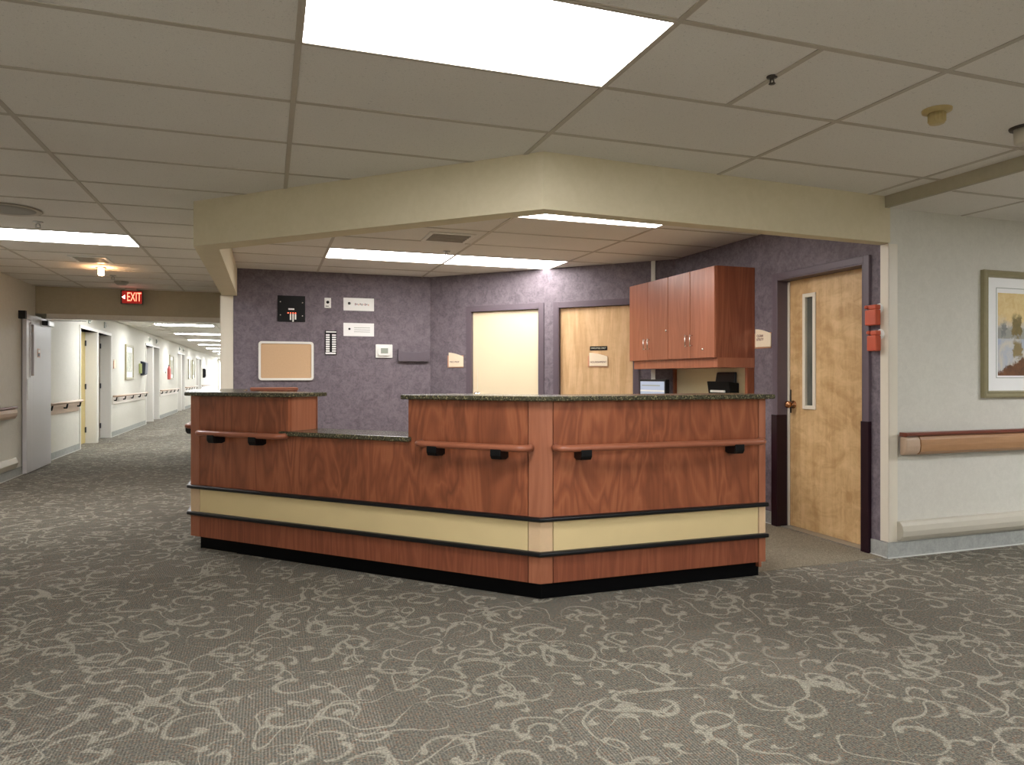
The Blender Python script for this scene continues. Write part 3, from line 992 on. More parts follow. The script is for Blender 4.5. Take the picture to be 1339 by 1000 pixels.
rail_on(st, (1.47, C0[1]), (2.80, C0[1]), (0, -1), (0.15, 1.13))
rail_on(st, (P0[0], 6.68), (P0[0], 6.05), (-1, 0), (0.12, 0.5))

# wooden box on the worktop behind the left top
cab = thing('low_cabinet', 'low cherry wood cabinet standing behind the left raised granite top', 'cabinet', (0.05, 7.0, 0.0), 0.0)
MB('cherry').box(-0.2, 0.2, -0.15, 0.15, 0.0, 1.10).build('body', cab)
MB('rail').box(-0.21, 0.21, -0.16, 0.16, 1.10, 1.125).build('top', cab, 0.004)

# ------------------------------------------------------------------ desk and wall cabinet by the utility door
ZB = 0.75
dk = thing('built_in_desk', 'built-in wooden desk with a cream top below the hanging wall cabinet', 'desk', (XD, 5.08, 0), 0)
MB('backsplash').box(-0.62, -0.002, 0.0, 1.21, 0.72, ZB).build('worktop', dk, 0.004)
MB('cherry').box(-0.60, -0.002, 0.0, 0.025, 0.0, 0.72).build('end_panel', dk)
MB('cherry').box(-0.58, -0.002, 1.03, 1.055, 0.0, 0.72).build('end_panel', dk)
for z0_, z1_ in ((0.12, 0.38), (0.39, 0.54), (0.55, 0.70)):
    dr = MB('cherry').box(-0.60, -0.582, 0.03, 0.42, z0_, z1_).build('drawer', dk, 0.002)
    MB('chrome').tube((-0.625, 0.17, z1_ - 0.06), (-0.625, 0.28, z1_ - 0.06), 0.005).build('handle', dr)
MB('cherry').box(-0.58, -0.02, 0.42, 0.44, 0.0, 0.72).build('divider', dk)

bp = thing('backsplash_panel', 'cream backsplash panel with wooden side strips under the hanging wall cabinet', 'panel', (XD, 5.08, 0), 0)
MB('backsplash').box(-0.02, -0.002, 0.03, 1.19, ZB + 0.001, 1.304).build('board', bp)
MB('cherry').box(-0.075, -0.002, 0.0, 0.03, ZB + 0.001, 1.304).build('side_strip', bp)
MB('cherry').box(-0.05, -0.002, 1.19, 1.22, ZB + 0.001, 1.304).build('side_strip', bp)

wc = thing('hanging_cabinet', 'cherry wood wall cabinet with four doors hung above the desk', 'cabinet', (XD, 5.075, 0), 0)
yb = [0.0, 0.37, 0.738, 1.112, 1.488]
# body: back left corner is cut to meet the angled wall
mb = MB('cherry_dark')
mb.prism([(-0.385, 0.0), (-0.002, 0.0), (-0.002, 1.24), (-0.236, 1.478), (-0.385, 1.478)], 1.387, 2.162)
mb.build('body', wc)
for k in range(4):
    a, b_ = yb[k] + 0.003, yb[k + 1] - 0.003
    dr = MB('cherry_post').box(-0.405, -0.386, a + 0.001, b_ - 0.001, 1.389, 2.160).build('door', wc, 0.0015)
    hy = b_ - 0.035 if k % 2 == 0 else a + 0.035
    mb = MB('chrome')
    mb.tube((-0.432, hy, 1.49), (-0.432, hy, 1.60), 0.005)
    mb.tube((-0.432, hy, 1.50), (-0.405, hy, 1.50), 0.004); mb.tube((-0.432, hy, 1.59), (-0.405, hy, 1.59), 0.004)
    mb.build('handle', dr)
    if k in (0, 2):
        MB('chrome').lathe([(0.001, 0), (0.011, 0), (0.011, 0.006), (0.001, 0.006)], (0, 0, 0), 'z', 14).build('lock', dr)
        lk = dr.children[-1]
        lk.location = (-0.405, a + (0.17 if k == 0 else 0.03), 1.462 if k == 0 else 1.66); lk.rotation_euler = (0, -PI / 2, 0)
MB('cherry_post').prism([(-0.375, -0.0), (-0.002, -0.0), (-0.002, 1.24), (-0.2, 1.44), (-0.375, 1.44)], 1.305, 1.387).build('valance', wc)

# monitor
mo = thing('computer_monitor', 'black computer monitor with a lit screen on the desk below the wall cabinet', 'monitor', (3.55, 6.1, ZB), -PI / 2)
# local x to the viewer's right along -Y, y into
MB('black').box(-0.25, 0.25, -0.015, 0.03, 0.12, 0.45).build('housing', mo, 0.006)
mb = MB('screen').box(-0.23, 0.23, -0.0165, -0.014, 0.145, 0.43)
mb.use('white').box(-0.23, 0.23, -0.0175, -0.016, 0.33, 0.345).use('lcd').box(-0.2, 0.15, -0.0175, -0.016, 0.385, 0.395)
mb.build('screen', mo)
MB('black').box(-0.03, 0.03, 0.03, 0.06, 0.02, 0.3).build('stand', mo)
MB('black').box(-0.12, 0.12, -0.07, 0.12, 0.0, 0.02).build('base', mo, 0.004)
mo.location = (3.60, 6.17, ZB)
# small white phone/lamp end
# black wall file holder
fh = thing('file_holder', 'black plastic paper holder on the cream backsplash below the wall cabinet', 'file holder', (XD - 0.021, 5.43, 1.0), -PI / 2)
mb = MB('black')
mb.extrude_yz([(0, 0.0), (0, 0.17), (-0.11, 0.185), (-0.08, 0.0)], -0.16, 0.17)
mb.build('pocket', fh, 0.006)
mb = MB('dark_grey').extrude_yz([(0, 0.1), (0, 0.27), (-0.02, 0.265), (-0.05, 0.1)], -0.14, 0.14)
mb.build('back_plate', fh, 0.012)
MB('paper').box(-0.1, 0.1, -0.114, -0.095, 0.085, 0.105).build('label_strip', fh)
# pipe chase strip at the corner
o = MB('white_trim').box(-0.022, 0.022, -0.012, 0.0, ZB, CH - 0.001).build('trim_4')
o.location = (CX + 2.74 / D45, CY - 2.74 / D45, 0); o.rotation_euler = (0, 0, -PI / 4); struct(o)

# ------------------------------------------------------------------ things on the purple rear wall (local x right, -y out)
def onwall(name, label, cat, x, z, group=None): return thing(name, label, cat, (x, YP, z), 0, group)
t = onwall('alarm_panel', 'square black alarm panel with red lights on the purple wall', 'panel', 0.2455, 2.0)
MB('black').box(-0.15, 0.15, -0.012, 0, -0.147, 0.147).build('plate', t, 0.002)
for x, z in ((-0.12, 0.075), (0.12, 0.07), (-0.12, -0.075), (0.12, -0.08)):
    MB('chrome').lathe([(0.001, -0.015), (0.008, -0.014), (0.008, -0.012)], (x, 0, z), 'y', 10).build('screw', t)
MB('white').box(-0.035, 0.03, -0.014, -0.012, -0.013, 0.003).build('label_strip', t)
for k, (x, l) in enumerate(((-0.037, 0), (-0.01, 0.07), (0.017, 0.09), (0.043, 0.065))):
    MB('led_red').lathe([(0.001, -0.018), (0.006, -0.016), (0.006, -0.012)], (x, 0, -0.05), 'y', 12).build('indicator_light', t)
    if l: MB('white').box(x - 0.008, x + 0.008, -0.014, -0.012, -0.058 - l, -0.06).build('switch_strip', t)
t = onwall('switch_plate', 'small white plate with a black keyhole right of the black panel', 'switch', 0.6455, 2.08)
MB('white').box(-0.037, 0.037, -0.008, 0, -0.058, 0.058).build('plate', t, 0.003)
mb = MB('black').lathe([(0.001, -0.016), (0.015, -0.015), (0.018, -0.008)], (0, 0, 0.008), 'y', 16); mb.build('key_switch', t)
MB('dark_grey').box(-0.025, 0.01, -0.0095, -0.008, -0.042, -0.034).build('marking', t)
t = onwall('annunciator_sign', 'upper white card with a black knob and red markings on the purple wall', 'sign', 0.9985, 2.0735)
MB('white').box(-0.1765, 0.1765, -0.006, 0, -0.0745, 0.0745).build('card', t, 0.002)
MB('dark_grey').lathe([(0.001, -0.014), (0.014, -0.013), (0.016, -0.006)], (-0.11, 0, 0.01), 'y', 14).build('knob', t)
mb = MB('sign_text')
for k in range(9):
    mb.use(('sign_text', 'dark_grey', 'sign_back')[k % 3]).box(-0.045 + k * 0.019, -0.036 + k * 0.019, -0.0075, -0.006, -0.012 + 0.006 * (k % 2), 0.014 - 0.004 * (k % 3))
mb.build('markings', t)
t = onwall('notice_card', 'lower white card with a dark knob and three grey lines on the purple wall', 'sign', 0.9985, 1.778)
MB('paper').box(-0.1765, 0.1765, -0.006, 0, -0.077, 0.077).build('card', t, 0.002)
MB('dark_grey').lathe([(0.001, -0.014), (0.012, -0.013), (0.013, -0.006)], (-0.108, 0, 0.007), 'y', 14).build('knob', t)
mb = MB('lcd')
for k in range(3): mb.box(-0.055, 0.13, -0.0075, -0.006, 0.02 - k * 0.024, 0.025 - k * 0.024)
mb.build('markings', t)
t = onwall('label_directory', 'black strip panel with two columns of white labels on the purple wall', 'panel', 0.6795, 1.6205)
MB('black').box(-0.065, 0.065, -0.014, 0, -0.14, 0.14).build('plate', t, 0.003)
mb = MB('white')
mb.box(-0.055, 0.06, -0.016, -0.014, 0.117, 0.132); mb.box(-0.06, 0.055, -0.016, -0.014, -0.132, -0.112)
for k in range(8):
    z = 0.088 - k * 0.0262
    mb.box(-0.056, -0.013, -0.016, -0.014, z - 0.009, z + 0.009); mb.box(0.013, 0.058, -0.016, -0.014, z - 0.009, z + 0.009)
mb.build('label_strips', t)
t = onwall('bulletin_board', 'tan bulletin board with a rounded ivory frame on the purple wall', 'bulletin board', 0.19, 1.4065)
W_, H_ = 0.596, 0.439
MB('cork').extrude_xz(rrect(W_ - 0.03, H_ - 0.03, 0.02), -0.012, -0.001).build('board', t)
out, inn = rrect(W_, H_, 0.035), rrect(W_ - 0.05, H_ - 0.05, 0.016)
mb = MB('white_trim'); n = len(out)
A = [mb.bm.verts.new((x, 0, z)) for x, z in out]; B = [mb.bm.verts.new((x, -0.022, z)) for x, z in out]
Cc = [mb.bm.verts.new((x, -0.022, z)) for x, z in inn]; D = [mb.bm.verts.new((x, -0.01, z)) for x, z in inn]
for i in range(n):
    j = (i + 1) % n
    for p, q in ((A, B), (B, Cc), (Cc, D)): mb.face([p[i], p[j], q[j], q[i]])
mb.build('frame', t)
t = onwall('thermostat', 'white thermostat with a grey display on the purple wall', 'thermostat', 1.292, 1.53)
MB('white').box(-0.1, 0.1, -0.02, 0, -0.08, 0.08).build('backplate', t, 0.008)
MB('white').extrude_xz(rrect(0.15, 0.11, 0.03), -0.04, -0.02).build('cover', t, 0.006)
MB('lcd').box(-0.042, 0.042, -0.043, -0.039, -0.028, 0.034).build('display', t)
t = onwall('document_pocket', 'purple-grey plastic wall pocket beside the thermostat', 'wall pocket', 1.64, 1.49)
M['pocket'] = plain('purple_grey_plastic', (100, 91, 99), 0.3)
mb = MB('pocket')
pts = [(-0.19, 0.075), (-0.165, 0.045), (-0.08, 0.03), (0.08, 0.03), (0.16, 0.045), (0.19, 0.075), (0.185, -0.075), (-0.185, -0.075)]
mb.extrude_xz(pts, -0.05, -0.046)
mb.box(-0.185, -0.181, -0.05, 0, -0.075, 0.06); mb.box(0.181, 0.185, -0.05, 0, -0.075, 0.06); mb.box(-0.185, 0.185, -0.05, 0, -0.079, -0.075)
mb.build('pocket', t, 0.002)
MB('pocket').box(-0.175, 0.175, -0.053, -0.05, -0.06, -0.05).build('ridge', t)

# ------------------------------------------------------------------ room signs
def plaque(parent, w_, h_, y):
    """cream plaque whose top falls in a curve to the right, on an orange back plate shifted left and down"""
    def outline(dx, dz, sx=1.0):
        pts = [(-w_ / 2 + dx, -h_ / 2 + dz), (w_ / 2 + dx, -h_ / 2 + dz), (w_ / 2 + dx, h_ / 2 - h_ * 0.3 + dz)]
        for k in range(1, 9):
            u = k / 8
            pts.append((w_ / 2 - w_ * 0.98 * u + dx, h_ / 2 - h_ * 0.3 * (1 - u) ** 1.6 + dz))
        pts.append((-w_ / 2 + dx, h_ / 2 + dz))
        return pts
    MB('sign_back').box(-w_ / 2 - 0.02, w_ / 2 - 0.004, y - 0.006, y, -h_ / 2 - 0.01, h_ / 2 - 0.035).build('back_plate', parent, 0.001)
    MB('sign_cream').extrude_xz(outline(0, 0), y - 0.014, y - 0.006).build('face_plate', parent, 0.001)
def at45(s): return (CX + s / D45, CY - s / D45)
x, y = at45(0.368)
t = thing('room_sign', 'cream room sign reading MED PREP left of the ivory door', 'sign', (x, y, 1.43), -PI / 4)
plaque(t, 0.20, 0.17, 0)
text_mesh('lettering', 'MED PREP', 0.026, 'sign_text', t, (-0.02, -0.015, -0.028), width=0.13)
x, y = at45(2.131)
t = thing('room_sign', 'cream room sign reading NOURISHMENT on the blond wood door', 'sign', (x - 0.03 * -1 / D45, y - 0.03 * -1 / D45, 1.415), -PI / 4)
plaque(t, 0.205, 0.145, 0)
text_mesh('lettering', 'NOURISHMENT', 0.026, 'sign_text', t, (-0.0, -0.015, -0.03), width=0.185)
t = thing('door_sign', 'small black sign reading EMPLOYEES ONLY on the blond wood door', 'sign', (x + 0.03 / D45, y + 0.03 / D45, 1.535), -PI / 4)
MB('black').box(-0.098, 0.098, -0.004, 0, -0.022, 0.022).build('plate', t)
text_mesh('lettering', 'EMPLOYEES ONLY', 0.024, 'sign_white', t, (0, -0.005, 0), width=0.17)
t = thing('room_sign', 'cream room sign reading CLEAN UTILITY between the wall cabinet and the door', 'sign', (XD, 4.955, 1.553), -PI / 2)
plaque(t, 0.195, 0.155, 0)
text_mesh('lettering', 'CLEAN\nUTILITY', 0.03, 'sign_text', t, (-0.035, -0.015, 0.002), width=0.09)

# orange boxes on the right of the utility door frame
for k, (zc, lab) in enumerate(((1.648, 'upper orange plastic box hanging on the right of the utility door frame'), (1.472, 'lower orange plastic box hanging on the right of the utility door frame'))):
    t = thing('orange_box', lab, 'box', (XD, 3.79, zc), -PI / 2, 'orange boxes by the utility door')
    w_ = 0.095 if k == 0 else 0.08
    x_ = -0.0 if k == 0 else 0.01
    mb = MB('orange')
    mb.box(x_ - w_ / 2, x_ + w_ / 2, -0.055, -0.008, -0.072, 0.035); mb.box(x_ - w_ / 2 + 0.03, x_ + w_ / 2, -0.055, -0.008, 0.035, 0.068)
    mb.build('body', t, 0.007)
    MB('orange').lathe([(0.001, -0.06), (0.012, -0.058), (0.013, -0.03), (0.004, -0.02)], (x_ - w_ / 2 + 0.012, 0, 0.055), 'y', 14).build('cap', t)
    MB('white').lathe([(0.001, -0.012), (0.034, -0.01), (0.036, 0.0), (0.001, 0.0)], (x_ + 0.03, 0, 0.042), 'y', 22).build('round_mount', t)
    MB('black').box(x_ - w_ / 2, x_ - w_ / 2 + 0.03, -0.03, -0.004, 0.03, 0.045).build('strap', t)

# ------------------------------------------------------------------ right wall: painting, handrail, bumper
t = thing('framed_painting', 'large landscape painting in a gold frame with white mat on right wall', 'painting', (4.80, YR, 1.53), 0)
FW, FH = 1.0, 0.911
mb = MB('gold_frame')
prof = [(0.0, 0.0), (0.0, -0.03), (0.012, -0.036), (0.03, -0.024), (0.04, -0.03), (0.05, -0.014), (0.052, 0.0)]
def ringpt(i, o, y_):
    c_ = ((o, -FH / 2 + o), (FW - o, -FH / 2 + o), (FW - o, FH / 2 - o), (o, FH / 2 - o))[i]
    return mb.bm.verts.new((c_[0], y_, c_[1]))
rings = [[ringpt(i, o, y_) for i in range(4)] for o, y_ in prof]
for A, B in zip(rings, rings[1:]):
    for i in range(4): mb.face([A[i], A[(i + 1) % 4], B[(i + 1) % 4], B[i]])
mb.build('frame', t)
MB('paper').box(0.045, FW - 0.045, -0.012, -0.002, -FH / 2 + 0.045, FH / 2 - 0.045).build('mat', t)
mb = MB('lcd')
i0, i1, j0, j1 = 0.138, FW - 0.138, -0.315, 0.335
for a, b_, c_, d_ in ((i0, i0 + 0.004, j0, j1), (i1 - 0.004, i1, j0, j1), (i0, i1, j0, j0 + 0.004), (i0, i1, j1 - 0.004, j1)):
    mb.box(a, b_, -0.0135, -0.011, c_, d_)
mb.build('mat_line', t)
pr = MB('art').box(0, FW - 0.31, -0.0135, -0.011, 0.0, 0.595).build('print', t)
pr.location = (0.155, 0, -0.297)

def wall_rail(name, label, origin, rotz, length, style):
    t = thing(name, label, 'handrail', (origin[0], origin[1], 0), rotz)
    if style == 'oak':
        p = [(-0.028, 0.695), (-0.062, 0.70), (-0.082, 0.72), (-0.088, 0.76), (-0.084, 0.80), (-0.072, 0.822), (-0.028, 0.822)]
        MB('tan_wood').extrude_yz(p, 0.13, length).build('rail', t)
        MB('corr_rail').extrude_yz(p, 0.0, 0.128).build('end_cap', t, 0.012, 3)
        c_ = [(-0.028, 0.823), (-0.08, 0.823), (-0.094, 0.832), (-0.094, 0.841), (-0.082, 0.85), (-0.028, 0.85)]
        MB('red_wood').extrude_yz(c_, 0.0, length).build('top_cap', t, 0.003)
        x = 0.35
        while x < length:
            MB('dark_grey').box(x - 0.03, x + 0.03, -0.03, 0, 0.73, 0.80).build('bracket', t); x += 0.8
    return t
wall_rail('handrail', 'oak handrail with a red-brown top edge under the painting', (4.015, YR), 0, 4.5, 'oak')
t = tag(MB('bumper').extrude_yz([(0, 0.118), (-0.03, 0.122), (-0.05, 0.15), (-0.055, 0.185), (-0.048, 0.22), (-0.03, 0.243), (0, 0.247)], 0, 4.4).build('bumper_guard', bevel=0.004), 'long beige rounded bumper guard low on the right wall', 'bumper guard')
t.location = (4.02, YR - 0.002, 0)

# left lobby wall: handrail and bumper that end before the open door
t = thing('handrail', 'tan handrail with a red-brown top on the left wall before the open door', 'handrail', (XL, 4.0, 0), PI / 2)
p = [(-0.028, 0.725), (-0.062, 0.73), (-0.08, 0.76), (-0.086, 0.80), (-0.08, 0.84), (-0.028, 0.85)]
MB('corr_rail').extrude_yz(p, 0, 5.95).build('rail', t)
MB('red_wood').box(0, 5.95, -0.092, -0.028, 0.851, 0.872).build('top_cap', t, 0.004)
for k in range(7): MB('dark_grey').box(0.3 + 0.85 * k, 0.36 + 0.85 * k, -0.03, 0, 0.76, 0.82).build('bracket', t)
t = tag(MB('bumper').extrude_yz([(0, 0.118), (-0.03, 0.122), (-0.055, 0.185), (-0.03, 0.243), (0, 0.247)], 0, 6.1).build('bumper_guard', bevel=0.004), 'beige rounded bumper guard low on the left wall', 'bumper guard')
t.location = (XL, 4.0, 0); t.rotation_euler = (0, 0, PI / 2)

# ------------------------------------------------------------------ corridor handrails and pictures
def corridor_rail(y0, y1, label, mat):
    t = thing('corridor_handrail', label, 'handrail', (XC, y0, 0), PI / 2, 'handrails along the corridor wall')
    L = y1 - y0
    MB(mat).box(0, L, -0.018, 0, 0.665, 0.80).build('backing_board', t, 0.004)
    MB('corr_rail').path([(0.02, -0.02, 0.83), (0.06, -0.075, 0.83), (L - 0.06, -0.075, 0.83), (L - 0.02, -0.02, 0.83)], 0.02, 0.022).build('rail', t)
    n = max(2, int(round(L / 1.15)) + 1)
    for k in range(n):
        x = 0.12 + (L - 0.24) * k / (n - 1)
        mb = MB('black')
        mb.path([(x, -0.018, 0.745), (x + 0.001, -0.06, 0.745)], 0.012)
        mb.tube((x, -0.055, 0.74), (x, -0.07, 0.815), 0.012)
        mb.build('bracket', t)
corridor_rail(11.75, 13.62, 'tan handrail on the corridor wall just past the open grey door', 'corr_rail')
corridor_rail(16.35, 20.4, 'handrail with white board between the second and third corridor doors', 'corr_rail_pale')
corridor_rail(23.05, 27.2, 'handrail with white board between the fourth and fifth corridor doors', 'corr_rail_pale')
corridor_rail(29.65, 33.95, 'handrail with white board between the sixth and seventh corridor doors', 'corr_rail_pale')
corridor_rail(36.6, 44.0, 'farthest handrail with white board on the corridor wall', 'corr_rail_pale')
def corridor_picture(yc, w_, z0, z1, label):
    t = thing('framed_picture', label, 'picture', (XC, yc, (z0 + z1) / 2), PI / 2, 'framed pictures along the corridor wall')
    h_ = z1 - z0
    mb = MB('gold_frame')
    for a, b_, c_, d_ in ((-w_ / 2, -w_ / 2 + 0.05, -h_ / 2, h_ / 2), (w_ / 2 - 0.05, w_ / 2, -h_ / 2, h_ / 2), (-w_ / 2 + 0.05, w_ / 2 - 0.05, -h_ / 2, -h_ / 2 + 0.05), (-w_ / 2 + 0.05, w_ / 2 - 0.05, h_ / 2 - 0.05, h_ / 2)):
        mb.box(a, b_, -0.035, 0, c_, d_)
    mb.build('frame', t, 0.004)
    MB('paper').box(-w_ / 2 + 0.05, w_ / 2 - 0.05, -0.015, 0, -h_ / 2 + 0.05, h_ / 2 - 0.05).build('mat', t)
    MB('art_pale').box(-w_ / 2 + 0.16, w_ / 2 - 0.16, -0.017, -0.015, -h_ / 2 + 0.17, h_ / 2 - 0.17).build('print', t)
corridor_picture(18.17, 0.93, 1.17, 1.96, 'nearest framed picture on the corridor wall')
corridor_picture(25.6, 0.9, 1.15, 1.95, 'second framed picture along the corridor wall')
corridor_picture(31.2, 0.9, 1.15, 1.95, 'third framed picture along the corridor wall')
corridor_picture(32.7, 0.9, 1.15, 1.95, 'fourth framed picture along the corridor wall')
t = thing('chart_holder', 'dark chart holder with papers beside the third corridor door', 'file holder', (XC, 19.95, 1.3), PI / 2)
M['navy'] = plain('navy_plastic', (44, 50, 66), 0.4)
MB('navy').extrude_yz([(0, -0.04), (-0.10, 0.0), (-0.12, 0.28), (0, 0.33)], -0.2, 0.2).build('pocket', t, 0.01)
M['lime'] = plain('yellow_green_card', (176, 184, 120), 0.6)
MB('lime').box(-0.42, -0.2, -0.04, 0, 0.02, 0.26).build('card', t)
t = thing('room_sign', 'small pale plaque right of the second corridor door', 'sign', (XC, 16.6, 1.5), PI / 2)
MB('sign_cream').box(-0.1, 0.1, -0.012, 0, -0.09, 0.09).build('face_plate', t)
MB('sign_back').box(-0.12, -0.1, -0.012, 0, -0.1, 0.06).build('back_plate', t)
t = thing('extinguisher', 'red fire extinguisher hanging on the corridor wall past the fourth door', 'fire extinguisher', (XC, 24.3, 1.15), PI / 2)
MB('red').lathe([(0.001, 0), (0.045, 0.005), (0.05, 0.05), (0.05, 0.32), (0.03, 0.38), (0.02, 0.4), (0.02, 0.42), (0.001, 0.42)], (0, -0.1, 0), 'z', 16).build('cylinder', t)
MB('black').box(-0.05, 0.05, -0.11, -0.09, 0.42, 0.46).build('handle', t)
MB('grey_metal').box(-0.06, 0.06, -0.02, 0, 0.2, 0.25).build('bracket', t)
t = thing('telephone', 'dark wall telephone far down the corridor past the last door', 'telephone', (XC, 37.6, 1.2), PI / 2)
MB('black').box(-0.2, 0.2, -0.1, 0, 0, 0.45).build('housing', t, 0.01)
MB('dark_grey').box(-0.15, -0.05, -0.14, -0.1, 0.05, 0.4).build('handset', t, 0.01)
# glazed daylight doors closing the corridor
dd = struct_empty('window_1', (-3.0, 47.98, 0), 0)
mb = MB('white_trim')
mb.box(0.0, 0.1, -0.06, 0, 0, 2.3); mb.box(1.2, 1.3, -0.06, 0, 0, 2.3); mb.box(2.38, 2.48, -0.06, 0, 0, 2.3); mb.box(0.1, 2.38, -0.06, 0, 2.2, 2.3); mb.box(0.1, 2.38, -0.06, 0, 0, 0.15)
mb.build('window_frame', dd)
MB('daylight').box(0.1, 2.38, -0.02, -0.01, 0.15, 2.2).build('pane', dd)

# small door numbers above corridor doors
for i, (a, b) in enumerate(OPEN[:6]):
    t = thing('corridor_lamp', 'small grey call lamp above corridor door, number %s from the open door' % ('one', 'two', 'three', 'four', 'five', 'six')[i], 'call lamp', (XC, (a + b) / 2, 2.24), PI / 2, 'call lamps above the corridor doors')
    MB('lcd').box(-0.05, 0.05, -0.02, 0, -0.06, 0.06).build('plate', t, 0.003)
    MB('white').lathe([(0.001, -0.06), (0.025, -0.05), (0.03, -0.02)], (0, 0, 0), 'y', 12).build('lens', t)

# ------------------------------------------------------------------ ceiling lights
def panel_light(label, x0, x1, y0, y1, z=CH, mat='lamp', group='ceiling light panels'):
    t = thing('ceiling_light', label, 'ceiling light', ((x0 + x1) / 2, (y0 + y1) / 2, z), 0, group)
    hx, hy = (x1 - x0) / 2, (y1 - y0) / 2
    mb = MB('grid')
    g = 0.014
    for a, b_, c_, d_ in ((-hx, hx, -hy, -hy + g), (-hx, hx, hy - g, hy), (-hx, -hx + g, -hy + g, hy - g), (hx - g, hx, -hy + g, hy - g)):
        mb.box(a, b_, c_, d_, -0.006, 0)
    mb.build('frame', t)
    MB(mat).box(-hx + g, hx - g, -hy + g, hy - g, -0.003, -0.0005).build('diffuser', t)
    return t
panel_light('large bright ceiling light panel nearest, at the top of the photo', GX, GX + SX, GY, GY + SY)
panel_light('ceiling light panel in front of the exit sign, over the left hallway', GX - 2 * SX, GX - SX, GY + 8 * SY, GY + 9 * SY)
panel_light('left ceiling light panel over the inside of the station', 0.53, 0.53 + SX, 5.05 + 3 * SY, 5.05 + 4 * SY, CH, 'lamp_station')
panel_light('right ceiling light panel over the inside of the station, by the ivory door', 0.53 + SX, 0.53 + 2 * SX, 5.05 + 3 * SY, 5.05 + 4 * SY, CH, 'lamp_station')
panel_light('ceiling light panel just behind the cream soffit corner', 0.53 + SX, 0.53 + 2 * SX, 5.05 - SY, 5.05, CH, 'lamp_station')
# panels added out of view behind and beside the camera, to light the room
panel_light('added fill light panel, out of view behind the camera on the left', GX - 2 * SX, GX - SX, -0.9, -0.9 + SY, CH, 'lamp_added')
panel_light('added fill light panel, out of view behind the camera in the middle', GX, GX + SX, -3.2, -3.2 + SY, CH, 'lamp_added')
panel_light('added fill light panel, out of view behind the camera on the right', GX + 2 * SX - 0.3, GX + 3 * SX - 0.3, -1.2, -1.2 + SY, CH, 'lamp_added')
panel_light('added fill light panel in the lower ceiling, out of view right of the frame', 5.9, 5.9 + SX, 1.1, 1.1 + SY, 2.36, 'lamp_added')
for k, y in enumerate((17.2, 20.7, 24.1, 27.5, 31.0, 34.4, 37.8, 41.2, 44.6)):
    panel_light('corridor ceiling light panel, %s from the header with the exit sign' % ('first', 'second', 'third', 'fourth', 'fifth', 'sixth', 'seventh', 'eighth', 'ninth')[k], -2.4, -1.18, y, y + 0.6, 2.40, 'lamp_corridor', 'corridor ceiling light panels')
panel_light('added corridor fill light panel hidden just beyond the header', -2.4, -1.18, 13.6, 14.2, 2.40, 'lamp_corridor', 'corridor ceiling light panels')  # extra panel added for its light; the header hides it

# ------------------------------------------------------------------ vents, sprinklers, detectors
def vent(label, x, y, wx, wy):
    t = thing('ceiling_vent', label, 'vent', (x, y, CH), 0)
    mb = MB('white_trim'); g = 0.035
    for a, b_, c_, d_ in ((-wx, wx, -wy, -wy + g), (-wx, wx, wy - g, wy), (-wx, -wx + g, -wy + g, wy - g), (wx - g, wx, -wy + g, wy - g)):
        mb.box(a, b_, c_, d_, -0.012, 0)
    mb.build('frame', t, 0.003)
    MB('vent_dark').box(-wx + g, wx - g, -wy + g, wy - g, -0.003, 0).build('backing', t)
    for k in range(5):
        yy = -wy + g + (2 * wy - 2 * g) * (k + 0.5) / 5
        MB('grid').box(-wx + g, wx - g, yy - 0.006, yy + 0.006, -0.014, -0.003).build('slat', t)
vent('square white air vent in the ceiling of the left hallway', -1.72, 8.27, 0.17, 0.2)
vent('square air vent in the ceiling over the station', 1.47, 5.98, 0.2, 0.2)
t = thing('ceiling_speaker', 'round grey ceiling speaker grille at the far left', 'speaker', (-1.77, 5.99, CH))
M['grille'] = plain('grey_speaker_grille', (150, 148, 140), 0.5, 0.1)
MB('grid').lathe([(0.19, 0), (0.21, -0.008), (0.19, -0.014), (0.17, -0.008)], n=36).build('rim', t)
MB('grille').lathe([(0.001, -0.012), (0.10, -0.011), (0.17, -0.008), (0.17, 0)], n=36).build('grille', t)
def sprinkler(label, x, y, mat='grey_metal', s=1.0):
    t = thing('sprinkler', label, 'sprinkler', (x, y, CH), 0, 'ceiling sprinklers')
    MB(mat).lathe([(0.036 * s, 0), (0.034 * s, -0.008 * s), (0.012 * s, -0.012 * s), (0.011 * s, -0.02 * s), (0.001, -0.02 * s)], n=16).build('escutcheon', t)
    mb = MB(mat)
    mb.tube((-0.012 * s, 0, -0.018 * s), (-0.015 * s, 0, -0.045 * s), 0.004 * s); mb.tube((0.012 * s, 0, -0.018 * s), (0.015 * s, 0, -0.045 * s), 0.004 * s)
    mb.lathe([(0.001, -0.05 * s), (0.022 * s, -0.049 * s), (0.022 * s, -0.046 * s), (0.001, -0.045 * s)], n=14)
    mb.build('head', t)
M['dark_metal'] = plain('tarnished_metal', (70, 66, 62), 0.4, 0.6)
sprinkler('dark sprinkler head on the ceiling grid right of the large light panel', 1.92, 2.36, 'dark_metal', 0.62)
sprinkler('grey sprinkler head in the ceiling beside the round speaker', -1.70, 6.42)
sprinkler('grey sprinkler head in front of the exit sign', -1.75, 9.5)
sprinkler('grey sprinkler head in the ceiling over the station light panels', 1.62, 6.65)
t = thing('ceiling_detector', 'beige ceiling detector with a ribbed drum at the upper right', 'detector', (2.865, 2.41, CH))
MB('yellow_beige').lathe([(0.062, 0), (0.06, -0.010), (0.034, -0.016), (0.001, -0.016)], n=28).build('base', t)
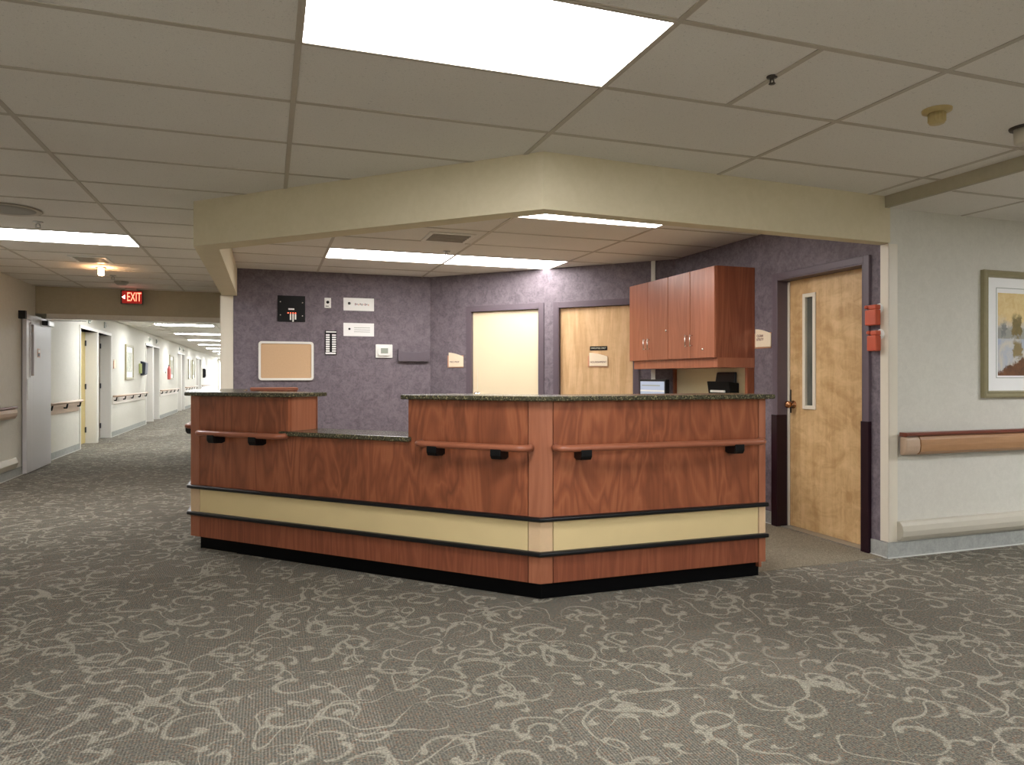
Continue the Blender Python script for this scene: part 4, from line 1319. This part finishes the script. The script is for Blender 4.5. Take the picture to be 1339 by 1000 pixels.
MB('yellow_beige').lathe([(0.034, -0.014), (0.034, -0.058), (0.03, -0.064), (0.001, -0.064)], n=24).build('drum', t)
for k in range(14):
    a = 2 * PI * k / 14
    MB('yellow_beige').tube((0.034 * math.cos(a), 0.034 * math.sin(a), -0.018), (0.034 * math.cos(a), 0.034 * math.sin(a), -0.056), 0.003, n=6).build('rib', t)
t = thing('ceiling_fixture', 'white cylindrical ceiling fixture with a dark rim, cut by the right edge', 'fixture', (3.475, 2.44, CH))
MB('dark_metal').lathe([(0.07, 0), (0.068, -0.008), (0.03, -0.01), (0.001, -0.01)], n=24).build('rim', t)
MB('bumper').lathe([(0.05, -0.008), (0.048, -0.075), (0.04, -0.082), (0.001, -0.082)], n=24).build('body', t)
t = thing('smoke_detector', 'round smoke detector just in front of the exit sign', 'smoke detector', (-1.76, 10.08, CH))
MB('grille').lathe([(0.085, 0), (0.08, -0.02), (0.05, -0.045), (0.001, -0.05)], n=24).build('body', t)
t = thing('ceiling_lamp', 'small glowing warm ceiling lamp in the left hallway', 'lamp', (-1.745, 8.85, CH))
MB('grid').lathe([(0.055, 0), (0.05, -0.012), (0.001, -0.012)], n=20).build('base', t)
MB('bulb').lathe([(0.028, -0.012), (0.03, -0.08), (0.02, -0.092), (0.001, -0.092)], n=16).build('bulb', t)
# exit sign
t = thing('exit_sign', 'lit red exit sign hanging from the ceiling before the header', 'exit sign', (-1.757, 10.78, 2.40), 0)
MB('grid').box(-0.08, 0.06, -0.02, 0.02, -0.002, 0.033).build('canopy', t)
MB('dark_grey').box(-0.135, 0.135, -0.022, 0.022, -0.185, -0.002).build('housing', t, 0.003)
MB('exit_face').box(-0.115, 0.125, -0.025, -0.022, -0.177, -0.012).build('face', t)
text_mesh('lettering', 'EXIT', 0.17, 'exit_red', t, (0.03, -0.027, -0.095), width=0.17)
mb = MB('exit_spot'); mb.extrude_xz([(-0.112, -0.095), (-0.08, -0.07), (-0.08, -0.12)], -0.028, -0.025); mb.build('arrow', t)
